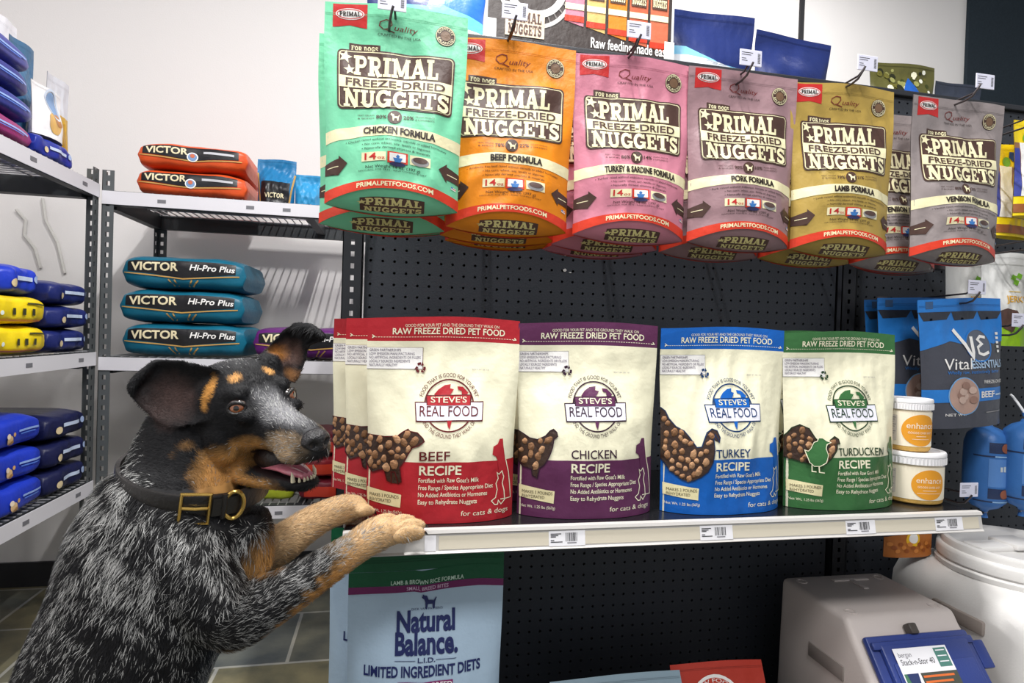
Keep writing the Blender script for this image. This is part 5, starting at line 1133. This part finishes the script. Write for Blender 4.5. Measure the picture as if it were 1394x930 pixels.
# legs
def alongleg(pts):
    P = np.array([W3(*p[:3]) for p in pts]); P = interp(P, 6); D = np.linalg.norm(co[:, None, :] - P[None], axis=2); k = D.argmin(1); return D.min(1), k / (len(P) - 1)
dn, kn = alongleg([(318, 846, .735), (352, 826, .765), (395, 802, .80), (440, 774, .835), (480, 748, .872), (508, 730, .898), (552, 710, .93)])
fa = np.clip((.052 - dn) / .012, 0, 1)
lower = np.clip((-(nr[:, 2]) * .9 - nr[:, 0] * .0 + .25 + (kn - .42) * 2.6 + .25 * nB) / .5, 0, 1)
m_ = fa * lower; paint(m_, TAN * .9); m2 = fa * np.clip((kn - .50) / .25, 0, 1); paint(m2, TANL * .92); tick = tick * (1 - m_ * .95) + .0; tick = np.where(fa > .5, np.maximum(tick * (1 - lower), .12 * m2 + .28 * (1 - lower)), tick)
df, kf = alongleg([(335, 752, .825), (382, 740, .865), (420, 714, .90), (452, 698, .935), (476, 692, .965), (505, 689, 1.0)])
fb = np.clip((.05 - df) / .012, 0, 1) * np.clip((co @ VIEW - (W3(318, 740, .80) @ VIEW)) / .02 + 1.6, 0, 1); paint(fb, TANL * .88); tick *= (1 - fb * .9)
pc = patch(W3(346, 756, .79), .033, 1.); paint(pc * (1 - fb), TAN); tick *= (1 - pc * .8)
bl = patch(W3(290, 900, .80), .05, .5); tick = np.maximum(tick, bl)
pe = patch(W3(316, 862, .735), .020, .9); paint(pe, TAN * .55)
fl = np.clip((.16 - zz) / .05, 0, 1); paint(fl, TAN); tick *= 1 - fl
# head markings and a painted crown sheen (both sides)
hm = onhead > .01
def hp(c, w, color, amt=1., r=(1, 1, 1), soft=.3, tk=None):
    m_ = patch(c, w, amt, True, True, r, soft) * onhead; paint(m_, color)
    if tk is not None:
        global tick; tick = tick * (1 - m_) + tk * m_
tick *= (1 - face * .95)
hp((-.02, .050, -.085), .034, TAN * 1.1, 1., (1.35, 1, .9), .3, .05)         # cheek and jaw angle
hp((.018, .040, -.052), .020, TAN, .95, (1.6, 1, .75), .35, .05)             # above the mouth corner
hp((-.066, .062, -.060), .013, TAN, .9, (.8, 2, 1.5), .3, .02)               # cheek spot
hp((.010, .02, -.112), .030, TAN * .95, .9, (1.3, 1, .5), .35, .1)           # underside of the jaw
hp((.075, .024, -.048), .024, TANL * .62 + GREY * .25, .9, (1.25, 1, .75), .4, .25)  # muzzle side
hp((.050, .0, -.010), .022, GREY * 1.25, .85, (2.0, .85, 1), .5, .45)        # bridge
hp((.018, .008, .012), .012, GREY, .5, (1.6, .9, 1), .5, .2)
hp((-.020, .0235, .0345), .0078, TAN * 1.05, 1., (.9, 1, 1), .35, .0)        # brow spots
hp((-.075, .0, .055), .030, GREY * .35, .7, (1.3, 1.1, .6), .5, .18)         # light's grey sheen painted into the crown's coat colour
hp((.075, .026, -.067), .009, BLACK * .9, .9, (3.4, 1.4, .42), .3, .0)       # dark lip line
hp((.020, .028, -.0870), .0095, BLACK * .7, 1., (4.6, 2.4, .9), .3, .0)        # lower lip
# inside of the mouth
ins = onhead * np.clip(1 - np.abs(loc[:, 2] + .076) / .019, 0, 1) ** .4 * (loc[:, 0] > -.012) * (np.abs(loc[:, 1]) < .023) * (np.abs(nr @ HR[:, 1]) < .75)
paint(np.clip(ins * 1.4, 0, 1), np.array(lin((34, 20, 22)))); tick *= 1 - ins
# ears: pinkish inner skin and tan fringe near the head
for (px, py, d, w_, c_, a_) in ((232, 545, .752, .028, (86, 66, 62), .65), (290, 533, .795, .010, (176, 122, 60), .0), (396, 484, .884, .020, (112, 86, 78), .8), (380, 482, .875, .012, (168, 112, 56), .95), (397, 512, .862, .010, (150, 104, 62), .8)):
    m_ = patch(W3(px, py, d), w_, a_, False, False, (1, 1, 1), .5) * (nr @ VIEW < .2); paint(m_, np.array(lin(c_))); tick *= 1 - m_
for y_ in np.linspace(516, 552, 7): m_ = patch(W3(288 - (y_ - 508) * .10, y_, .745), .0070, .95, False, False, (1, 1, 1.1), .4) * (nr @ VIEW < .1); paint(m_, np.array(lin((188, 134, 66))))
for q_ in ((425, 452, .86), (437, 458, .85), (195, 505, .755), (180, 530, .745)): tick *= 1 - patch(W3(*q_), .030, 1., soft=.2)
at_ = me.color_attributes.new('coat', 'FLOAT_COLOR', 'POINT')
base = col * (1 - .22 * tick[:, None]) + GREYW * .22 * tick[:, None]
at_.data.foreach_set('color', np.concatenate([base, np.ones((nv, 1))], 1).ravel())
cm = bpy.data.materials.new('dog_coat'); cm.use_nodes = True; nt = cm.node_tree; b = nt.nodes['Principled BSDF']; an = nt.nodes.new('ShaderNodeAttribute'); an.attribute_name = 'coat'; nt.links.new(an.outputs['Color'], b.inputs['Base Color']); b.inputs['Roughness'].default_value = .58; b.inputs['Specular IOR Level'].default_value = .2
me.materials.clear(); me.materials.append(cm); me.polygons.foreach_set('use_smooth', [True] * len(me.polygons))
dog = thing('dog', 'black, grey and tan dog standing upright with its front paws on the display shelf', 'dog', (0, 0, 0))
me.name = 'body'; body = bpy.data.objects.new('body', me); C.objects.link(body); body.parent = dog
cc = W3(268, 646, .792); Av = (W3(354, 668, .785) - W3(182, 624, .797)); Av /= np.linalg.norm(Av); Bv = -VIEW - Av * (-VIEW @ Av) + np.array([0, 0, -.16]); Bv -= Av * (Bv @ Av); Bv /= np.linalg.norm(Bv); Nv = np.cross(Av, Bv); Nv = Nv if Nv[2] > 0 else -Nv
q_ = co - cc; sl = (np.abs(q_ @ Nv) < .013) & (np.linalg.norm(q_, axis=1) < .115); th_ = np.arctan2(q_[sl] @ Bv, q_[sl] @ Av); ra_ = np.hypot(q_[sl] @ Bv, q_[sl] @ Av)
RB_ = np.array([np.percentile(ra_[np.abs((th_ - t_ + math.pi) % (2 * math.pi) - math.pi) < .16], 92) if (np.abs((th_ - t_ + math.pi) % (2 * math.pi) - math.pi) < .16).any() else .08 for t_ in np.linspace(0, 2 * math.pi, 49)[:-1]])
for _ in range(6): RB_ = (np.roll(RB_, 1) + 2 * RB_ + np.roll(RB_, -1)) / 4
RB_ = np.minimum(RB_, .081)
# ---------------- coat of short hairs
rs = np.random.RandomState(5)
me.calc_loop_triangles(); nt_ = len(me.loop_triangles); tri = np.empty(nt_ * 3, int); me.loop_triangles.foreach_get('vertices', tri); tri = tri.reshape(-1, 3)
e1 = co[tri[:, 1]] - co[tri[:, 0]]; e2 = co[tri[:, 2]] - co[tri[:, 0]]; ar = np.linalg.norm(np.cross(e1, e2), axis=1); mid = co[tri].mean(1)
wgt = ar * np.where(mid[:, 2] > .48, 1., .22); mloc = (mid - HO) @ HR / HS; wgt = wgt * np.where(np.linalg.norm(mloc - [-.02, 0, -.04], axis=1) < .14, 1.9, 1.)
NS = 210000; pick = rs.choice(nt_, NS, p=wgt / wgt.sum()); b1_ = rs.rand(NS); b2_ = rs.rand(NS); fl_ = b1_ + b2_ > 1; b1_[fl_] = 1 - b1_[fl_]; b2_[fl_] = 1 - b2_[fl_]; b0_ = 1 - b1_ - b2_
T3 = tri[pick]; P = co[T3[:, 0]] * b0_[:, None] + co[T3[:, 1]] * b1_[:, None] + co[T3[:, 2]] * b2_[:, None]
Nn = nr[T3[:, 0]] * b0_[:, None] + nr[T3[:, 1]] * b1_[:, None] + nr[T3[:, 2]] * b2_[:, None]; Nn /= np.linalg.norm(Nn, axis=1, keepdims=True) + 1e-9
vi = T3[np.arange(NS), np.argmax(np.stack([b0_, b1_, b2_], 1), 1)]
# growth direction: back along the head, down the trunk, along the legs
spk = np.argmin(np.linalg.norm(P[:, None, :] - SPINE[None, ::3, :], axis=2), axis=1) 
spt = np.gradient(SPINE[::3], axis=0); spt /= np.linalg.norm(spt, axis=1, keepdims=True); D = spt[spk]
lh = (P - HO) @ HR / HS; hw_ = onhead[vi][:, None]; D = D * (1 - hw_) + (-HR[:, 0] * 1.0 + HR[:, 2] * .0)[None] * hw_
for (fm_, pts_) in ((fa, [(318, 846, .735), (552, 710, .93)]), (fb, [(335, 752, .825), (505, 689, 1.0)])):
    dv = W3(*pts_[1]) - W3(*pts_[0]); dv /= np.linalg.norm(dv); g = fm_[vi][:, None]; D = D * (1 - g) + dv[None] * g
D = D - Nn * np.sum(D * Nn, 1, keepdims=True); D /= np.linalg.norm(D, axis=1, keepdims=True) + 1e-9
D = D + rs.normal(size=(NS, 3)) * .28; D += .18 * np.stack([noise3(P, 14, 7), noise3(P, 14, 8), noise3(P, 14, 9)], 1)
D = D - Nn * np.sum(D * Nn, 1, keepdims=True); D /= np.linalg.norm(D, axis=1, keepdims=True) + 1e-9
leg = np.maximum(fa, fb)[vi]; ln = .0165 * (1 - leg) * (1 - onhead[vi]) + .0085 * leg + .0055 * onhead[vi]; ln = ln * rs.uniform(.6, 1.35, NS); ln *= np.clip((P[:, 2] - .55) / .3, .55, 1) * (1 - leg) + leg; ln = np.where((leg > .5) & ((kn[vi] > .85) | (kf[vi] > .85)), ln * .4, ln); ear_ = dE[vi] < .014; ln = np.where(ear_, .004, ln)
lift_ = np.where(onhead[vi] > .5, .22, .30)[:, None]
ok = ~((ins[vi] > .25)); 
eyec = [H3(.0, s_ * .0345, .0) for s_ in (-1, 1)]
for c in eyec: ok &= np.linalg.norm(P - c, axis=1) > .0145
ok &= ~((np.abs((P - cc) @ Nv) < .0125) & (np.linalg.norm(P - cc, axis=1) < .090))
ok &= np.linalg.norm(lh - np.array([.108, 0, -.038]), axis=1) > .017
pal = rs.rand(NS) < np.clip(tick[vi] * (1 + .5 * noise3(P, 45, 12)), 0, 1)
hc_ = col[vi] * rs.uniform(.65, 1.4, NS)[:, None]
hc_ = np.where(pal[:, None], GREYW[None] * rs.uniform(.55, 1.15, NS)[:, None], hc_)
P, Nn, D, ln, lift_, hc_ = P[ok], Nn[ok], D[ok], ln[ok], lift_[ok], hc_[ok]; NS = len(P)
S = np.cross(D, Nn); wd = np.where(ln < .007, .00027, .00034)[:, None]
p0 = P - Nn * .0006; p1 = P + D * (ln * .5)[:, None] + Nn * (ln[:, None] * lift_ * .75); p2 = P + D * ln[:, None] + Nn * (ln[:, None] * lift_ * .9)
V5 = np.stack([p0 - S * wd, p0 + S * wd, p1 + S * wd * .8, p1 - S * wd * .8, p2], 1).reshape(-1, 3)
fme = bpy.data.meshes.new('fur'); i0 = np.arange(NS)[:, None] * 5
lv = np.concatenate([i0 + [0, 1, 2, 3], i0 + [3, 2, 4]], 1).ravel(); ls = (np.arange(NS)[:, None] * 7 + [0, 4]).ravel(); lt = np.tile([4, 3], NS)
fme.vertices.add(NS * 5); fme.vertices.foreach_set('co', V5.ravel()); fme.loops.add(NS * 7); fme.loops.foreach_set('vertex_index', lv); fme.polygons.add(NS * 2); fme.polygons.foreach_set('loop_start', ls)
fme.update(calc_edges=True); ca = fme.color_attributes.new('coat', 'FLOAT_COLOR', 'POINT'); ca.data.foreach_set('color', np.concatenate([np.repeat(hc_, 5, 0), np.ones((NS * 5, 1))], 1).ravel())
fme.materials.append(cm); fur = bpy.data.objects.new('fur', fme); C.objects.link(fur); fur.parent = dog; fur['kind'] = 'stuff'
# ---------------- eyes, nose, mouth
EYB = mat((20, 14, 12), .12, 0, 0, 40, 'eye_dark', .8, coat=1.); IRI = mat((150, 84, 44), .15, 0, .0, 300, 'iris', .8, .25, coat=1.); SCL = mat((58, 46, 44), .2, 0, 0, 40, 'eye_white', .8, coat=1.); SKN = mat((24, 21, 22), .38, 0, .25, 300, 'bare_skin')
for s_ in (-1, 1):
    r = .0118 * HS; c = H3(-.004, s_ * .0335, .0); gz = HR @ (np.array([.74, s_ * .60, .05]) if s_ < 0 else np.array([.80, s_ * .50, .05])); gz = gz / np.linalg.norm(gz)
    bm = bmesh.new(); bmesh.ops.create_uvsphere(bm, u_segments=40, v_segments=32, radius=r); qz = Vector(gz).to_track_quat('Z', 'Y')
    me2 = bpy.data.meshes.new('eye'); vs = [Vector(c) + qz @ v.co for v in bm.verts]; mb = MB(); bm.verts.index_update(); idx = [v.co.copy() for v in bm.verts]
    mb.v = [tuple(v) for v in vs]; mats_ = [EYB, IRI, SCL]; mb.mats = mats_
    for f in bm.faces:
        z = f.calc_center_median().normalized().z; mb.f.append(tuple(v.index for v in f.verts)); mb.m.append(0 if z > math.cos(math.radians(17)) else 1 if z > math.cos(math.radians(44)) else 2)
    bm.free(); mb.build('eye', dog)
    # lids: rim hugging the ball, almond shaped
    mb = MB(); uu = HR[:, 2] - gz * (HR[:, 2] @ gz); uu /= np.linalg.norm(uu); hh = np.cross(uu, gz); rim = []
    for k in range(36):
        g = 2 * math.pi * k / 36; x = math.cos(g) * .0098; y = math.sin(g) * (.0066 if math.sin(g) > 0 else .0072); q = hh * x + uu * y; z = math.sqrt(max((r * 1.05) ** 2 - (x * x + y * y), 1e-8)); rim.append(np.array(c) + q + gz * z)
    mb.tube(rim, .0023, SKN, 8, True); mb.build('eyelid', dog)
mb = MB(); bm = bmesh.new(); bmesh.ops.create_icosphere(bm, subdivisions=4, radius=1)
for v in bm.verts:
    x, y, z = v.co; k = 1.
    f_ = .0165 * x; l_ = .0185 * y * (1 - .28 * max(0, -z)); u_ = .0150 * z
    if x > 0: f_ *= .92 + .1 * z
    q = Vector((f_, l_, u_))
    for s_ in (-1, 1):
        d = (Vector((x, y, z)) - Vector((.80, s_ * .50, -.12))).length; q -= Vector((.0085, s_ * .002, 0)) * math.exp(-(d / .30) ** 2)
    d = abs(y); q.x -= .0016 * math.exp(-(d / .07) ** 2) * (x > .2) * (z < .5)
    v.co = Vector(H3(.1045 + q.x, q.y, -.0400 + q.z))
mb.addbm(bm, mat((34, 33, 36), .36, 0, .35, 420, 'nose_leather')); mb.build('nose', dog)
LNG = mat((30, 20, 22), .4, 0, .2, 300, 'mouth_lining'); mb = MB(); bm = bmesh.new(); bmesh.ops.create_icosphere(bm, subdivisions=3, radius=1)
for v in bm.verts: v.co = Vector(H3(-.002 + .034 * v.co.x, .0175 * v.co.y, -.076 + .020 * v.co.z))
mb.addbm(bm, LNG); mb.build('mouth_lining', dog)
TNG = mat((206, 120, 138), .3, 0, .15, 260, 'tongue', coat=.4); TTH = mat((236, 226, 196), .3, name='tooth')
mb = MB(); P = []
for i in range(16):
    s = i / 15; f = -.01 + .088 * s; wd_ = .0155 * (1 - .5 * max(0, s - .7) / .3 * 1.0); u0 = -.0865 - .0015 * s + .010 * math.sin(s * 3.1) * .45
    P.append([H3(f, wd_ * math.cos(g) , u0 + .0055 * math.sin(g) - (.003 * math.exp(-(math.cos(g) / .25) ** 2) if math.sin(g) > 0 else 0)) for g in np.linspace(0, 2 * math.pi, 25)])
P = np.array(P); mb.grid(P, TNG, True); mb.f.append(tuple(15 * 25 + k for k in range(24))); mb.m.append(0); mb.build('tongue', dog)
for s_ in (-1, 1):
    for (f, l, u, h_, r_) in ((.069, .0150, -.0925, .0125, .0028), (.080, .006, -.0925, .005, .0018), (.081, .0022, -.0925, .005, .0016), (.076, .0105, -.0925, .0055, .0018)):
        mb = MB(); mb.tube([H3(f, s_ * l, u), H3(f + .001, s_ * (l + .0004), u + h_ * .55), H3(f - .0005, s_ * l, u + h_)], [r_, r_ * .8, .0004], TTH, 8); mb.build('tooth', dog)
CLW = mat((40, 36, 34), .35, name='claw')
for c, d in PAWS:
    d = d / np.linalg.norm(d); mb = MB(); mb.tube([c - d * .004, c + d * .003, c + d * .008 - np.array([0, 0, .002])], [.0026, .0022, .0005], CLW, 8); mb.build('claw', dog)
# ---------------- collar
LTH = mat((30, 28, 28), .38, 0, .12, 200, 'black_leather'); BRS = mat((206, 170, 92), .25, .9, name='brass')
def cp(g, out=0., up=0.):
    r = np.interp((g % (2 * math.pi)) / (2 * math.pi) * 48, np.arange(49), np.append(RB_, RB_[0])) + .0055 + out
    return cc + (Av * math.cos(g) + Bv * math.sin(g)) * r + Nv * up
mb = MB(); n = 96; vs = []
for i in range(n):
    g = 2 * math.pi * i / n
    vs += [cp(g, .000, -.0135), cp(g, .0045, -.0135), cp(g, .0055, -.0115), cp(g, .0055, .0115), cp(g, .0045, .0135), cp(g, .000, .0135)]
mb.add(vs, [(i * 6 + k, i * 6 + (k + 1) % 6, ((i + 1) % n) * 6 + (k + 1) % 6, ((i + 1) % n) * 6 + k) for i in range(n) for k in range(6)], LTH); col_ = mb.build('collar', dog); col_['label'] = 'black leather collar with brass buckle'
gb = math.radians(58)
mb = MB(); mb.tube([cp(gb - .16, .0100, -.0185), cp(gb + .16, .0100, -.0185), cp(gb + .16, .0100, .0185), cp(gb - .16, .0100, .0185)], .0026, BRS, 8, True); mb.tube([cp(gb + .15, .0085, 0), cp(gb - .0, .0095, 0), cp(gb - .15, .0085, 0)], .0018, BRS, 8); mb.build('buckle', col_)
mb = MB(); mb.tube([cp(gb - .46 + .0, .009 + .004 * math.sin(t_), .0) + Nv * .018 * math.cos(t_) + (cp(gb - .52, .008) - cp(gb - .42, .008)) * 1.1 * math.sin(t_) for t_ in np.linspace(0, 2 * math.pi, 24)[:-1]], .0026, BRS, 8, True); mb.build('d_ring', col_)
mb = MB(); m3 = [cp(gb - .2 - .07 * k, .0085, s_ * .0115) for s_ in (-1, 1) for k in range(6)]
mb.add([p for p in m3] , [(k, k + 1, 7 + k, 6 + k) for k in range(5)], LTH); mb.tube([cp(gb - .34, .007, -.0155), cp(gb - .34, .0095, 0), cp(gb - .34, .007, .0155)], .0032, LTH, 8); mb.build('keeper_loop', col_)
